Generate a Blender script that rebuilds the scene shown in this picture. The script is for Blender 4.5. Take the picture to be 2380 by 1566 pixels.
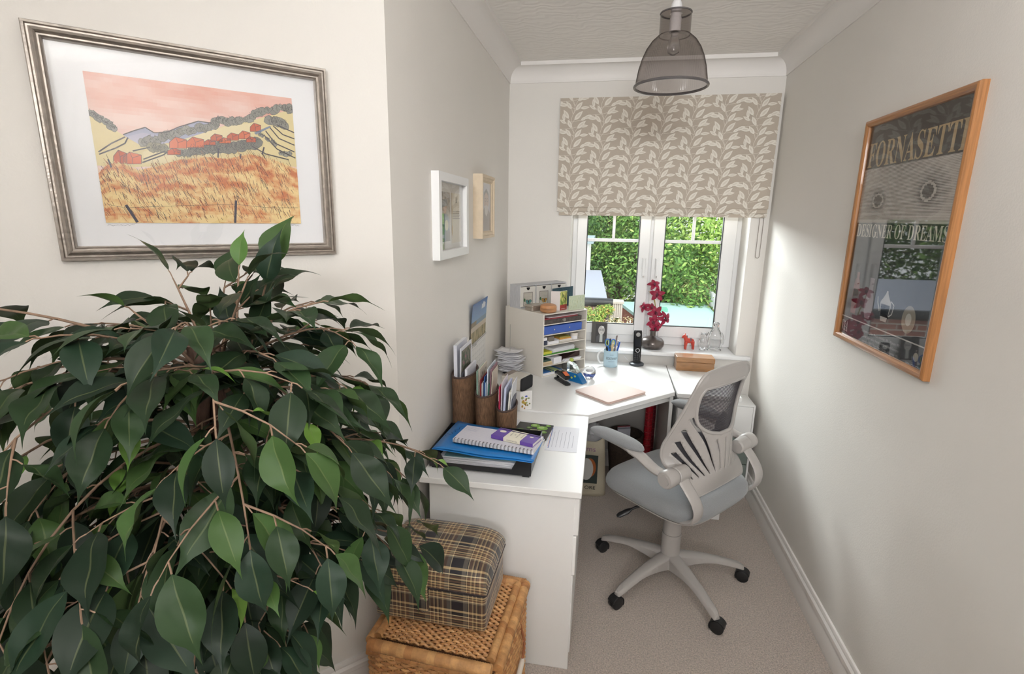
import bpy, bmesh, math, random
from mathutils import Vector, Matrix, Euler, noise
for o in list(bpy.data.objects): bpy.data.objects.remove(o)
scn = bpy.context.scene
col = scn.collection
PI = math.pi
def R(d): return math.radians(d)

# ------------------------------------------------------------------ camera
CAM = Vector((0, 0, 1.6))
FPX = 1211.6                                   # focal length in pixels of the 2380 px wide frame
RX = Vector((0.98446, 0.17507, 0.01405)); RY = Vector((0.05262, -0.21814, -0.97450)); RZ = Vector((-0.16754, 0.96009, -0.22396))
RZ.normalize(); RX = (RX - RZ*RX.dot(RZ)).normalized(); RY = RZ.cross(RX)
cd = bpy.data.cameras.new('camera'); cam = bpy.data.objects.new('camera', cd); col.objects.link(cam)
cd.sensor_fit = 'HORIZONTAL'; cd.sensor_width = 36; cd.lens = FPX/2380*36; cd.clip_start = .02; cd.clip_end = 200
m = Matrix((RX, -RY, -RZ)).transposed().to_4x4(); m.translation = CAM; cam.matrix_world = m
scn.camera = cam
def ray(x, y): return RX*((x-1190)/FPX) + RY*((y-783)/FPX) + RZ
def atz(x, y, z): d = ray(x, y); return CAM + d*((z-CAM.z)/d.z)
def aty(x, y, v): d = ray(x, y); return CAM + d*(v/d.y)
def atx(x, y, v): d = ray(x, y); return CAM + d*(v/d.x)

# ------------------------------------------------------------------ light and exposure
vs = scn.view_settings
scn.display_settings.display_device = 'sRGB'
vs.view_transform = 'Standard'; vs.look = 'None'; vs.gamma = 1; vs.use_curve_mapping = False; vs.exposure = 0.42
W = bpy.data.worlds.new('sky'); scn.world = W; W.use_nodes = True
nt = W.node_tree; nt.nodes.clear()
wo = nt.nodes.new('ShaderNodeOutputWorld'); bg = nt.nodes.new('ShaderNodeBackground')
tc = nt.nodes.new('ShaderNodeTexCoord'); sp = nt.nodes.new('ShaderNodeSeparateXYZ'); rp = nt.nodes.new('ShaderNodeValToRGB')
nt.links.new(tc.outputs['Generated'], sp.inputs[0]); nt.links.new(sp.outputs['Z'], rp.inputs[0]); nt.links.new(rp.outputs[0], bg.inputs[0])
rp.color_ramp.elements[0].position = 0.0; rp.color_ramp.elements[0].color = (.95, .97, 1, 1)
rp.color_ramp.elements[1].position = .8; rp.color_ramp.elements[1].color = (.82, .9, 1, 1)
bg.inputs[1].default_value = 1.7
nt.links.new(bg.outputs[0], wo.inputs[0])
def lamp(name, kind, loc, aim, energy, color=(1, 1, 1), size=1, size_y=None, spread=180):
    l = bpy.data.lights.new(name, kind); o = bpy.data.objects.new(name, l); col.objects.link(o)
    l.energy = energy; l.color = color
    if kind == 'AREA':
        l.size = size
        if size_y: l.shape = 'RECTANGLE'; l.size_y = size_y
        l.spread = R(spread)
    if kind == 'SUN': l.angle = R(size)
    o.location = loc
    o.rotation_euler = (Vector(aim)-Vector(loc)).to_track_quat('-Z', 'Y').to_euler()
    return o
lamp('sun', 'SUN', (3, 2, 9), (0.5, 9, 0), 1.5, (1, .95, .86), 6)
lamp('front_fill_light', 'AREA', (.35, -2.3, 2.2), (.5, 3.2, 1.75), 9, (.98, .99, 1), 1.6, .4, 55)  # added fill lamp behind the camera, aimed into the alcove; no window there
lamp('room_bounce_light', 'AREA', (.25, -1.2, 1.5), (.3, -.75, 2.46), 34, (.98, .99, 1), .6, None, 110)
lamp('alcove_fill_light', 'AREA', (.32, 1.05, 2.43), (.3, 1.35, 0), 3.6, (1, .995, .985), 1.0)  # unseen fill lamp added overhead to brighten the alcove, not a real fitting
lamp('window_sky_light', 'AREA', (-.45, 5.1, 2.2), (.8, 2.6, .95), 155, (.95, .98, 1), 1.7, .8)

# ------------------------------------------------------------------ materials
def lin(c):
    c = c/255
    return c/12.92 if c <= .04045 else ((c+.055)/1.055)**2.4
def rgb(r, g, b): return (lin(r), lin(g), lin(b), 1)
MATS = {}
def mat(name, c=None, rough=.5, metal=0, bump=0, bscale=60, var=0, vscale=8, attr=False, spec=.5, coat=0, trans=0, sheen=0, detail=4, stretch=None):
    if name in MATS: return MATS[name]
    m = bpy.data.materials.new(name); m.use_nodes = True; MATS[name] = m
    n = m.node_tree; b = n.nodes['Principled BSDF']
    c = c or (.8, .8, .8, 1)
    b.inputs['Base Color'].default_value = c; b.inputs['Roughness'].default_value = rough; b.inputs['Metallic'].default_value = metal
    b.inputs['Specular IOR Level'].default_value = spec; b.inputs['Coat Weight'].default_value = coat; b.inputs['Transmission Weight'].default_value = trans
    b.inputs['Sheen Weight'].default_value = sheen
    L = n.links
    src = None
    if attr:
        a = n.nodes.new('ShaderNodeVertexColor'); a.layer_name = 'Col'; src = a.outputs[0]
    if var or bump:
        t = n.nodes.new('ShaderNodeTexCoord'); co = t.outputs['Object']
        if stretch:
            mp = n.nodes.new('ShaderNodeMapping'); mp.inputs['Scale'].default_value = stretch; L.new(co, mp.inputs[0]); co = mp.outputs[0]
    if var:
        z = n.nodes.new('ShaderNodeTexNoise'); z.inputs['Scale'].default_value = vscale; z.inputs['Detail'].default_value = detail; L.new(co, z.inputs['Vector'])
        r = n.nodes.new('ShaderNodeMapRange'); r.inputs[1].default_value = .3; r.inputs[2].default_value = .7; r.inputs[3].default_value = 1-var; r.inputs[4].default_value = 1+var
        L.new(z.outputs[0], r.inputs[0])
        mx = n.nodes.new('ShaderNodeMix'); mx.data_type = 'RGBA'; mx.blend_type = 'MULTIPLY'; mx.inputs[0].default_value = 1
        if src: L.new(src, mx.inputs[6])
        else: mx.inputs[6].default_value = c
        cc = n.nodes.new('ShaderNodeCombineXYZ')
        for i in range(3): L.new(r.outputs[0], cc.inputs[i])
        L.new(cc.outputs[0], mx.inputs[7]); src = mx.outputs[2]
    if src: L.new(src, b.inputs['Base Color'])
    if bump:
        z = n.nodes.new('ShaderNodeTexNoise'); z.inputs['Scale'].default_value = bscale; z.inputs['Detail'].default_value = 3; L.new(co, z.inputs['Vector'])
        bp = n.nodes.new('ShaderNodeBump'); bp.inputs['Strength'].default_value = bump; bp.inputs['Distance'].default_value = .01
        L.new(z.outputs[0], bp.inputs['Height']); L.new(bp.outputs[0], b.inputs['Normal'])
    return m
def clear(name, tint=(1, 1, 1, 1), refl=.06, rough=.02, ior=1.5):
    """thin clear sheet: lets light straight through, tinted, with a fresnel reflection"""
    if name in MATS: return MATS[name]
    m = bpy.data.materials.new(name); m.use_nodes = True; MATS[name] = m
    n = m.node_tree; n.nodes.clear()
    o = n.nodes.new('ShaderNodeOutputMaterial'); mx = n.nodes.new('ShaderNodeMixShader'); t = n.nodes.new('ShaderNodeBsdfTransparent'); g = n.nodes.new('ShaderNodeBsdfGlossy')
    f = n.nodes.new('ShaderNodeFresnel'); ge = n.nodes.new('ShaderNodeNewGeometry'); mr = n.nodes.new('ShaderNodeMapRange')
    mr.inputs[3].default_value = ior; mr.inputs[4].default_value = 1/ior      # same reflection on both faces of the sheet
    n.links.new(ge.outputs['Backfacing'], mr.inputs[0]); n.links.new(mr.outputs[0], f.inputs[0])
    t.inputs[0].default_value = tint; g.inputs['Roughness'].default_value = rough
    n.links.new(f.outputs[0], mx.inputs[0]); n.links.new(t.outputs[0], mx.inputs[1]); n.links.new(g.outputs[0], mx.inputs[2]); n.links.new(mx.outputs[0], o.inputs[0])
    return m
def glassy(name, c=(1, 1, 1, 1), ior=1.45, rough=0):
    return mat(name, c, rough, trans=1)
PRINT = mat('printed_paper', None, .55, attr=True)
GLOSSP = mat('glossy_print', None, .25, attr=True)
WHITE = mat('white_laminate', rgb(238, 237, 235), .42, spec=.35)
WALLM = mat('wall_paint', rgb(231, 227, 221), .7, bump=.06, bscale=180, var=.012, vscale=3)
PAPER = mat('white_paper', rgb(236, 235, 238), .7)
PVC = mat('white_window_plastic', rgb(238, 238, 238), .28)
BLACKP = mat('black_plastic', rgb(24, 24, 26), .35)
DARKG = mat('charcoal_plastic', rgb(48, 48, 50), .5)
STEEL = mat('steel', rgb(190, 190, 188), .25, metal=1)
CHAIRP = mat('chair_plastic', rgb(174, 169, 165), .38)
CHAIRF = mat('chair_fabric', rgb(140, 142, 144), .9, bump=.25, bscale=700, var=.08, vscale=400, sheen=.3)

# ------------------------------------------------------------------ mesh builder
class MB:
    def __init__(s): s.v = []; s.f = []; s.mi = []; s.c = []
    def add(s, vs, fs, c=None, mi=0, M=None):
        k = len(s.v)
        for p in vs:
            p = Vector(p)
            s.v.append(M @ p if M is not None else p)
        for f in fs:
            s.f.append([i+k for i in f]); s.mi.append(mi); s.c.append(c or (.8, .8, .8, 1))
        return s
    def box(s, x0, x1, y0, y1, z0, z1, c=None, mi=0, M=None):
        v = [(x, y, z) for z in (z0, z1) for y in (y0, y1) for x in (x0, x1)]
        return s.add(v, [(0, 2, 3, 1), (4, 5, 7, 6), (0, 1, 5, 4), (2, 6, 7, 3), (0, 4, 6, 2), (1, 3, 7, 5)], c, mi, M)
    def poly(s, pts, c=None, mi=0, M=None): return s.add(pts, [tuple(range(len(pts)))], c, mi, M)
    def prism(s, pts, z0, z1, c=None, mi=0, M=None):
        n = len(pts)
        v = [(p[0], p[1], z0) for p in pts]+[(p[0], p[1], z1) for p in pts]
        f = [tuple(range(n-1, -1, -1)), tuple(range(n, 2*n))]+[(i, (i+1) % n, n+(i+1) % n, n+i) for i in range(n)]
        return s.add(v, f, c, mi, M)
    def grid(s, fn, nu, nv, c=None, mi=0, M=None, closeu=False, keep=None):
        v = []; idx = {}
        fs = []
        cols = nu if closeu else nu+1
        for j in range(nv+1):
            for i in range(cols): v.append(fn(i/nu, j/nv))
        for j in range(nv):
            for i in range(nu):
                if keep and not keep((i+.5)/nu, (j+.5)/nv): continue
                i2 = (i+1) % cols
                fs.append((j*cols+i, j*cols+i2, (j+1)*cols+i2, (j+1)*cols+i))
        return s.add(v, fs, c, mi, M)
    def lathe(s, prof, n=32, c=None, mi=0, M=None, cap=True, sx=1, sy=1):
        v = []; f = []
        for r, z in prof:
            for i in range(n):
                a = 2*PI*i/n; v.append((r*math.cos(a)*sx, r*math.sin(a)*sy, z))
        for j in range(len(prof)-1):
            for i in range(n): f.append((j*n+i, j*n+(i+1) % n, (j+1)*n+(i+1) % n, (j+1)*n+i))
        if cap:
            if prof[0][0] > 1e-4: f.append(tuple(range(n-1, -1, -1)))
            if prof[-1][0] > 1e-4: k = (len(prof)-1)*n; f.append(tuple(range(k, k+n)))
        return s.add(v, f, c, mi, M)
    def tube(s, pts, rad, n=10, c=None, mi=0, M=None, closed=False, sx=1, cap=True, up=None):
        pts = [Vector(p) for p in pts]; N = len(pts)
        rr = rad if isinstance(rad, (list, tuple)) else [rad]*N
        v = []; f = []; nrm = None
        for i in range(N):
            a = pts[(i-1) % N] if (closed or i > 0) else pts[i]; b = pts[(i+1) % N] if (closed or i < N-1) else pts[i]
            t = (b-a)
            t = t.normalized() if t.length > 1e-9 else Vector((0, 0, 1))
            if up is not None: nrm = Vector(up)
            elif nrm is None: nrm = Vector((0, 0, 1)) if abs(t.z) < .9 else Vector((1, 0, 0))
            nrm = nrm - t*nrm.dot(t)
            nrm = nrm.normalized() if nrm.length > 1e-6 else t.orthogonal().normalized()
            bi = t.cross(nrm)
            for k in range(n):
                A = 2*PI*k/n; v.append(pts[i]+(nrm*math.cos(A)+bi*math.sin(A)*sx)*rr[i])
        for i in range(N if closed else N-1):
            j = (i+1) % N
            for k in range(n): f.append((i*n+k, i*n+(k+1) % n, j*n+(k+1) % n, j*n+k))
        if cap and not closed: f.append(tuple(range(n-1, -1, -1))); f.append(tuple(range((N-1)*n, N*n)))
        return s.add(v, f, c, mi, M)
    def ball(s, ce, r, n=16, c=None, mi=0, M=None, sc=(1, 1, 1)):
        v = []; f = []; m = n//2
        for j in range(m+1):
            th = PI*j/m
            for i in range(n):
                a = 2*PI*i/n
                v.append((ce[0]+r*sc[0]*math.sin(th)*math.cos(a), ce[1]+r*sc[1]*math.sin(th)*math.sin(a), ce[2]-r*sc[2]*math.cos(th)))
        for j in range(m):
            for i in range(n): f.append((j*n+i, j*n+(i+1) % n, (j+1)*n+(i+1) % n, (j+1)*n+i))
        return s.add(v, f, c, mi, M)
    def rbox(s, w, d, h, r, ce=(0, 0, 0), c=None, mi=0, M=None, n=6):
        """box with rounded vertical corners, centred in x and y, from z to z+h"""
        pts = rrect(w, d, r, n)
        return s.prism([(x+ce[0], y+ce[1]) for x, y in pts], ce[2], ce[2]+h, c, mi, M)
    def stroke(s, pts, w, off, c, M=None):
        """flat line of width w through 2-D points at height off"""
        for (a, b) in zip(pts, pts[1:]):
            a = Vector(a[:2]); b = Vector(b[:2]); d = b-a
            if d.length < 1e-6: continue
            q = Vector((-d.y, d.x)).normalized()*w/2
            s.add([(a.x-q.x, a.y-q.y, off), (b.x-q.x, b.y-q.y, off), (b.x+q.x, b.y+q.y, off), (a.x+q.x, a.y+q.y, off)], [(0, 1, 2, 3)], c, 0, M)
        return s
def rrect(w, d, r, n=6):
    p = []
    for sx, sy, a0 in ((1, 1, 0), (-1, 1, 90), (-1, -1, 180), (1, -1, 270)):
        for i in range(n+1):
            a = R(a0+90*i/n); p.append((sx*(w/2-r)+r*math.cos(a), sy*(d/2-r)+r*math.sin(a)))
    return p
def T(x=0, y=0, z=0, rz=0, rx=0, ry=0, s=1):
    return Matrix.Translation((x, y, z)) @ Euler((rx, ry, rz)).to_matrix().to_4x4() @ Matrix.Scale(s, 4)
def frameM(o, u, v):
    """matrix taking (x, y, z) to o + x*u + y*v + z*(u x v)"""
    u = Vector(u).normalized(); v = Vector(v).normalized(); w = u.cross(v)
    m = Matrix((u, v, w)).transposed().to_4x4(); m.translation = Vector(o); return m
def obj(name, mb, mats, parent=None, ang=40, bevel=0, solid=0, sub=0, seg=2, loc=None, recalc=True, flat=False):
    me = bpy.data.meshes.new(name); me.from_pydata([tuple(p) for p in mb.v], [], mb.f)
    mats = mats if isinstance(mats, (list, tuple)) else [mats]
    for m_ in mats: me.materials.append(m_)
    me.polygons.foreach_set('material_index', mb.mi)
    at = me.color_attributes.new('Col', 'FLOAT_COLOR', 'CORNER'); buf = []
    for p, c in zip(me.polygons, mb.c): buf += list(c)*p.loop_total
    at.data.foreach_set('color', buf)
    me.validate(); me.update()
    if recalc:
        b = bmesh.new(); b.from_mesh(me); bmesh.ops.recalc_face_normals(b, faces=b.faces); b.to_mesh(me); b.free()
    if flat: me.shade_flat()
    else: me.shade_smooth(); me.set_sharp_from_angle(angle=R(ang))
    o = bpy.data.objects.new(name, me); col.objects.link(o)
    if parent: o.parent = parent
    if loc is not None: o.location = loc
    if solid:
        q = o.modifiers.new('thickness', 'SOLIDIFY'); q.thickness = solid; q.offset = 0
    if bevel:
        q = o.modifiers.new('bevel', 'BEVEL'); q.width = bevel; q.segments = seg; q.limit_method = 'ANGLE'; q.angle_limit = R(50); q.harden_normals = False
    if sub:
        q = o.modifiers.new('smooth', 'SUBSURF'); q.levels = sub; q.render_levels = sub
    return o
def tag(o, label, cat, group=None, kind=None):
    o['label'] = label; o['category'] = cat
    if group: o['group'] = group
    if kind: o['kind'] = kind
    return o
def thing(name, label, cat, loc=(0, 0, 0), rz=0, group=None):
    o = bpy.data.objects.new(name, None); col.objects.link(o); o.empty_display_size = .05
    o.location = loc; o.rotation_euler = (0, 0, rz)
    return tag(o, label, cat, group)
def single(name, mb, mats, label, cat, loc=(0, 0, 0), rz=0, group=None, **k):
    o = obj(name, mb, mats, None, **k); o.location = loc; o.rotation_euler = (0, 0, rz)
    return tag(o, label, cat, group)
def struct(name, mb, m_, parent=None, **k):
    o = obj(name, mb, m_, parent, **k)
    if not parent: o['kind'] = 'structure'
    return o
def dup(root, loc, rz, label=None):
    r = root.copy(); col.objects.link(r); r.location = loc; r.rotation_euler = (0, 0, rz)
    if label: r['label'] = label
    for c in list(root.children):
        q = c.copy(); col.objects.link(q); q.parent = r
        for g in list(c.children):
            h = g.copy(); col.objects.link(h); h.parent = q
    return r
def words(mb, body, w, h, c, M, off=0, font_scale=None, mi=0, shear=0, align='CENTER'):
    """letters as flat mesh, fitted into w x h about the origin of M (None keeps the proportion)"""
    cu = bpy.data.curves.new('t', 'FONT'); cu.body = body; cu.align_x = 'CENTER'; cu.shear = shear; cu.resolution_u = 3
    ob = bpy.data.objects.new('t', cu); col.objects.link(ob)
    dg = bpy.context.evaluated_depsgraph_get(); dg.update(); ev = ob.evaluated_get(dg); me = ev.to_mesh()
    vs_ = [v.co.copy() for v in me.vertices]; fs = [tuple(p.vertices) for p in me.polygons]
    ev.to_mesh_clear(); bpy.data.objects.remove(ob); bpy.data.curves.remove(cu)
    if not vs_: return
    x0 = min(v.x for v in vs_); x1 = max(v.x for v in vs_); y0 = min(v.y for v in vs_); y1 = max(v.y for v in vs_)
    sx = w/(x1-x0) if w else None; sy = h/(y1-y0) if h else sx
    sx = sx or sy
    mb.add([((v.x-(x0+x1)/2)*sx, (v.y-(y0+y1)/2)*sy, off) for v in vs_], fs, c, mi, M)
def spline(pts, n=8):
    """Catmull-Rom through 3-D points"""
    P_ = [Vector(p) for p in pts]; out = []
    for i in range(len(P_)-1):
        a = P_[i-1] if i else P_[0]*2-P_[1]; b = P_[i]; c = P_[i+1]; d = P_[i+2] if i+2 < len(P_) else c*2-b
        for k in range(n):
            t = k/n
            out.append(.5*((2*b)+(c-a)*t+(2*a-5*b+4*c-d)*t*t+(3*b-a-3*c+d)*t**3))
    return out+[P_[-1]]
def interp(tab, x):
    if x <= tab[0][0]: return tab[0][1]
    for (a, b), (c, d) in zip(tab, tab[1:]):
        if x <= c:
            t = (x-a)/(c-a); t = t*t*(3-2*t); return b+(d-b)*t
    return tab[-1][1]
# ================================================================== SETTING
RW, LW, BY, CEIL = .915, -.606, 3.27, 2.462
JY = 1.445                                       # where the alcove's left wall meets the diagonal wall
CARPET = mat('carpet', rgb(212, 198, 187), .95, bump=1.0, bscale=260, var=.26, vscale=170, sheen=.2, detail=6)
struct('floor', MB().box(-2.7, RW+.2, -2.7, BY+.3, -.1, 0), CARPET)
CEILM = mat('ceiling_swirl', rgb(240, 236, 231), .85)
n_ = CEILM.node_tree; b_ = n_.nodes['Principled BSDF']
t_ = n_.nodes.new('ShaderNodeTexCoord'); z_ = n_.nodes.new('ShaderNodeTexNoise'); z_.inputs['Scale'].default_value = 5; z_.inputs['Distortion'].default_value = 1.2
w_ = n_.nodes.new('ShaderNodeTexWave'); w_.wave_type = 'RINGS'; w_.inputs['Scale'].default_value = 9; w_.inputs['Distortion'].default_value = 14; w_.inputs['Detail'].default_value = 2; w_.inputs['Detail Scale'].default_value = .9
bp_ = n_.nodes.new('ShaderNodeBump'); bp_.inputs['Strength'].default_value = .2; bp_.inputs['Distance'].default_value = .006
n_.links.new(t_.outputs['Object'], w_.inputs[0]); n_.links.new(w_.outputs['Fac'], bp_.inputs['Height']); n_.links.new(bp_.outputs[0], b_.inputs['Normal'])
struct('ceiling', MB().box(-2.7, RW+.2, -2.7, BY+.3, CEIL, CEIL+.1), CEILM)
struct('wall_right', MB().box(RW, RW+.15, -2.6, BY+.3, 0, CEIL), WALLM)
struct('wall_left', MB().box(LW-.12, LW, JY, BY, 0, CEIL), WALLM)
dl = 2.0
struct('wall_diagonal', MB().prism([(LW, JY), (LW-dl, JY-dl), (LW-dl-.1, JY-dl+.1), (LW-.12, JY+.08)], 0, CEIL), WALLM)
struct('wall_far', MB().box(LW-dl-.15, LW-dl, -2.6, JY-dl+.06, 0, CEIL), WALLM)
struct('wall_rear', MB().box(-2.7, RW+.15, -2.72, -2.6, 0, CEIL), WALLM)
WX0, WX1, WZ0, WZ1, WD = -.213, .815, .785, 2.08, .3
wb = MB()
wb.box(LW-.12, WX0, BY, BY+WD, 0, CEIL); wb.box(WX1, RW+.02, BY, BY+WD, 0, CEIL)
wb.box(WX0, WX1, BY, BY+WD, 0, WZ0-.0105); wb.box(WX0, WX1, BY, BY+WD, WZ1, CEIL)
struct('wall_back', wb, WALLM)
# cornice: coved profile swept along each wall
TRIMW = mat('trim_paint', rgb(236, 232, 228), .5)
def cove(name, a, b, nrm, parent=None, ea=0, eb=0):
    a = Vector(a); b = Vector(b); nrm = Vector(nrm); t = (b-a).normalized()
    prof = [(0, 0), (.006, 0), (.006, .012)]+[(.006+.058*(1-math.cos(R(90*i/8))), .012+.066*math.sin(R(90*i/8))) for i in range(9)]+[(.078, .078), (.078, .098), (0, .098)]
    s = MB(); v = []; n = len(prof)
    for p, e in ((a, ea), (b, eb)):
        for d, z in prof: v.append(p+nrm*d+t*(e*d)+Vector((0, 0, CEIL-.098+z)))
    f = [(i, (i+1) % n, n+(i+1) % n, n+i) for i in range(n)]+[tuple(range(n)), tuple(range(n, 2*n))]
    s.add(v, f); struct(name, s, TRIMW, ang=30)
cove('trim_1', (LW, JY, 0), (LW, BY, 0), (1, 0, 0), ea=0, eb=-1)
cove('trim_2', (LW, BY, 0), (RW, BY, 0), (0, -1, 0), ea=1, eb=-1)
cove('trim_3', (RW, BY, 0), (RW, -2.6, 0), (-1, 0, 0), ea=1)
cove('trim_4', (LW-dl, JY-dl, 0), (LW, JY, 0), (.7071, -.7071, 0))
def skirt(name, a, b, nrm, h):
    a = Vector(a); b = Vector(b); nrm = Vector(nrm)
    prof = [(0, 0), (.02, 0), (.02, h-.06), (.017, h-.054), (.017, h-.04), (.02, h-.036), (.019, h-.022), (.012, h-.014), (.012, h-.008), (.008, h), (0, h)]
    v = []; n = len(prof)
    for p in (a, b):
        for d, z in prof: v.append(p+nrm*d+Vector((0, 0, z)))
    f = [(i, (i+1) % n, n+(i+1) % n, n+i) for i in range(n)]+[tuple(range(n)), tuple(range(n, 2*n))]
    struct(name, MB().add(v, f), TRIMW, ang=30)
skirt('baseboard_right', (RW, -2.6, 0), (RW, BY, 0), (-1, 0, 0), .13)
skirt('baseboard_left', (LW, JY, 0), (LW, BY, 0), (1, 0, 0), .13)
skirt('baseboard_back', (LW, BY, 0), (RW, BY, 0), (0, -1, 0), .13)
skirt('baseboard_diagonal', (LW-dl, JY-dl, 0), (LW, JY, 0), (.7071, -.7071, 0), .2)
# ------------------------------------------------------------------ window: outer frame, two sashes, panes, bars, handles
FY = 3.44
win = bpy.data.objects.new('window_1', None); col.objects.link(win); win['kind'] = 'structure'
fz0, fz1 = WZ0+.015, WZ1
fr = MB()
fr.box(WX0, WX0+.045, FY+.012, FY+.07, fz0, fz1); fr.box(WX1-.045, WX1, FY+.012, FY+.07, fz0, fz1)
fr.box(WX0+.045, WX1-.045, FY+.012, FY+.07, fz0, fz0+.062); fr.box(WX0+.045, WX1-.045, FY+.012, FY+.07, fz1-.05, fz1)
fr.box(.255, .312, FY+.012, FY+.07, fz0+.062, fz1-.05)
struct('outer_frame', fr, PVC, win, bevel=.003)
GLASS = clear('window_glass', (.97, .99, .98, 1))
GASK = mat('black_gasket', rgb(30, 34, 34), .6)
for (x0, x1, gx0, gx1, bx, hx) in ((WX0+.03, .275, -.122, .209, .047, .245), (.292, WX1-.03, .361, .706, .534, .325)):
    s = MB(); z0, z1, gz0, gz1 = fz0+.055, fz1-.04, .925, fz1-.1
    s.box(x0, gx0, FY-.012, FY+.03, z0, z1); s.box(gx1, x1, FY-.012, FY+.03, z0, z1)
    s.box(gx0, gx1, FY-.012, FY+.03, z0, gz0); s.box(gx0, gx1, FY-.012, FY+.03, gz1, z1)
    sash = struct('sash', s, PVC, win, bevel=.005)
    g = MB()
    for a in ((gx0, gx0+.005, gz0, gz1), (gx1-.005, gx1, gz0, gz1), (gx0, gx1, gz0, gz0+.005), (gx0, gx1, gz1-.005, gz1)): g.box(a[0], a[1], FY-.006, FY+.012, a[2], a[3])
    struct('gasket', g, GASK, sash)
    struct('pane', MB().box(gx0, gx1, FY+.008, FY+.012, gz0, gz1), GLASS, sash)
    b = MB(); b.box(gx0, gx1, FY+.002, FY+.018, 1.455, 1.475); b.box(bx-.009, bx+.009, FY+.002, FY+.018, 1.475, gz1)
    struct('glazing_bar', b, PVC, sash, bevel=.003)
    h = MB(); h.rbox(.024, .012, .07, .005, (hx, FY-.018, 1.29)); h.rbox(.018, .016, .12, .006, (hx, FY-.034, 1.235)); h.tube([(hx, FY-.042, 1.245), (hx, FY-.045, 1.245)], .005, 12, mi=1)
    struct('handle', h, [PVC, STEEL], sash, bevel=.003)
sx0, sx1, sf = -.27, .895, 3.225
sl = MB(); sl.box(sx0, sx1, sf, BY-.001, .775, .8); sl.box(WX0+.002, WX1-.002, BY-.001, FY+.066, .775, .7995)
sill = struct('window_sill', sl, PVC, None, bevel=.008, seg=3); sill.name = 'trim_5'
# ================================================================== THINGS ON THE WALLS
def pframe(w, h, prof, c=None):
    """mitred frame: prof is a list of (inset from the outer edge, height off the wall)"""
    s = MB(); v = []; n = len(prof)
    for sx, sy in ((-1, -1), (1, -1), (1, 1), (-1, 1)):
        for i, z in prof: v.append((sx*(w/2-i), sy*(h/2-i), z))
    f = []
    for k in range(4):
        for i in range(n-1):
            a = k*n+i; b = ((k+1) % 4)*n+i; f.append((a, b, b+1, a+1))
    return s.add(v, f, c)
def plane_hit(px, py, M):
    d = ray(px, py); o = M.translation; n = M.col[2].to_3d()
    p = CAM+d*((o-CAM).dot(n)/d.dot(n)); return M.inverted() @ p
def mixc(a, b, t): return tuple(a[i]+(b[i]-a[i])*t for i in range(3))+(1,)
def fbm(x, y, s=1, seed=0): return noise.fractal(Vector((x*s+seed, y*s, seed*.37)), 1, 2, 4)

# ---------- large framed landscape print on the diagonal wall
n2 = Vector((.70711, -.70711, 0)); Mw = frameM(Vector((LW, JY, 0))+n2*.02, (1, 1, 0), (0, 0, 1))
cs = [plane_hit(*q, Mw) for q in ((40, 45), (762, 155), (779, 588), (145, 610))]
ax0 = (cs[0].x+cs[3].x)/2; ax1 = (cs[1].x+cs[2].x)/2; ay0 = (cs[2].y+cs[3].y)/2; ay1 = (cs[0].y+cs[1].y)/2
aw, ah = ax1-ax0, ay1-ay0
pic = thing('framed_picture', 'large silver-framed landscape print of hills and orange fields', 'picture')
pic.matrix_world = Mw @ Matrix.Translation(((ax0+ax1)/2, (ay0+ay1)/2, -.02))
SILVER = mat('worn_silver_leaf', rgb(176, 168, 160), .36, metal=.85, var=.14, vscale=60, bump=.12, bscale=120)
prof = [(0, 0), (0, .016), (.002, .02), (.006, .021), (.008, .017), (.011, .017), (.014, .025), (.018, .027), (.021, .024), (.022, .019), (.025, .019), (.027, .022), (.029, .02), (.03, .012), (.03, .006)]
fo = obj('frame', pframe(aw, ah, prof), SILVER, pic, ang=25)
obj('backing_board', MB().box(-aw/2+.004, aw/2-.004, -ah/2+.004, ah/2-.004, .0005, .004), PAPER, pic)
obj('mount', MB().box(-aw/2+.029, aw/2-.029, -ah/2+.029, ah/2-.029, .0045, .007), mat('mount_card', rgb(232, 232, 234), .8), pic)
Mi = pic.matrix_world @ Matrix.Translation((0, 0, .0075))
def A(x, y): p = plane_hit(x/2.2367, y/2.2367, Mi); return (p.x, p.y)
rnd = random.Random(4)
art = MB(); TL, TR, BR, BL = (Vector(A(*q)) for q in ((430, 375), (1522, 506), (1557, 1160), (552, 1160)))
px0 = (TL.x+BL.x)/2; px1 = (TR.x+BR.x)/2; py0 = (BL.y+BR.y)/2; py1 = (TL.y+TR.y)/2
def clampA(p): return (min(max(p[0], px0), px1), min(max(p[1], py0), py1))
def patch(x0, x1, y0, y1, n, m, fc, off):
    for i in range(n):
        for j in range(m):
            a = x0+(x1-x0)*i/n; b = x0+(x1-x0)*(i+1)/n; c = y0+(y1-y0)*j/m; d = y0+(y1-y0)*(j+1)/m
            art.poly([(a, c, off), (b, c, off), (b, d, off), (a, d, off)], fc((i+.5)/n, (j+.5)/m))
SK1, SK2 = rgb(218, 156, 138), rgb(230, 202, 192)
patch(px0, px1, py0, py1, 60, 40, lambda u, v: mixc(SK2, SK1, min(1, max(0, (v-.55)*1.6+fbm(u*5, v*9)*.5))), .0)
def shape(pts, c, off, wob=0): art.poly([clampA(A(*p))+(off,) for p in pts], c)
INK = rgb(62, 58, 62); HILL = rgb(216, 200, 150); MOUNT = rgb(158, 160, 184); TAN = rgb(222, 208, 166); BUSH = rgb(142, 141, 132); ROOF = rgb(206, 104, 66); ROOF2 = rgb(186, 84, 52)
def ink(pts, w=.0011, off=.0013, c=INK, jig=.0):
    q = [A(*p) for p in pts]
    q = [clampA((x+rnd.uniform(-jig, jig), y+rnd.uniform(-jig, jig))) for x, y in q]
    art.stroke(q, w, off, c)
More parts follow.
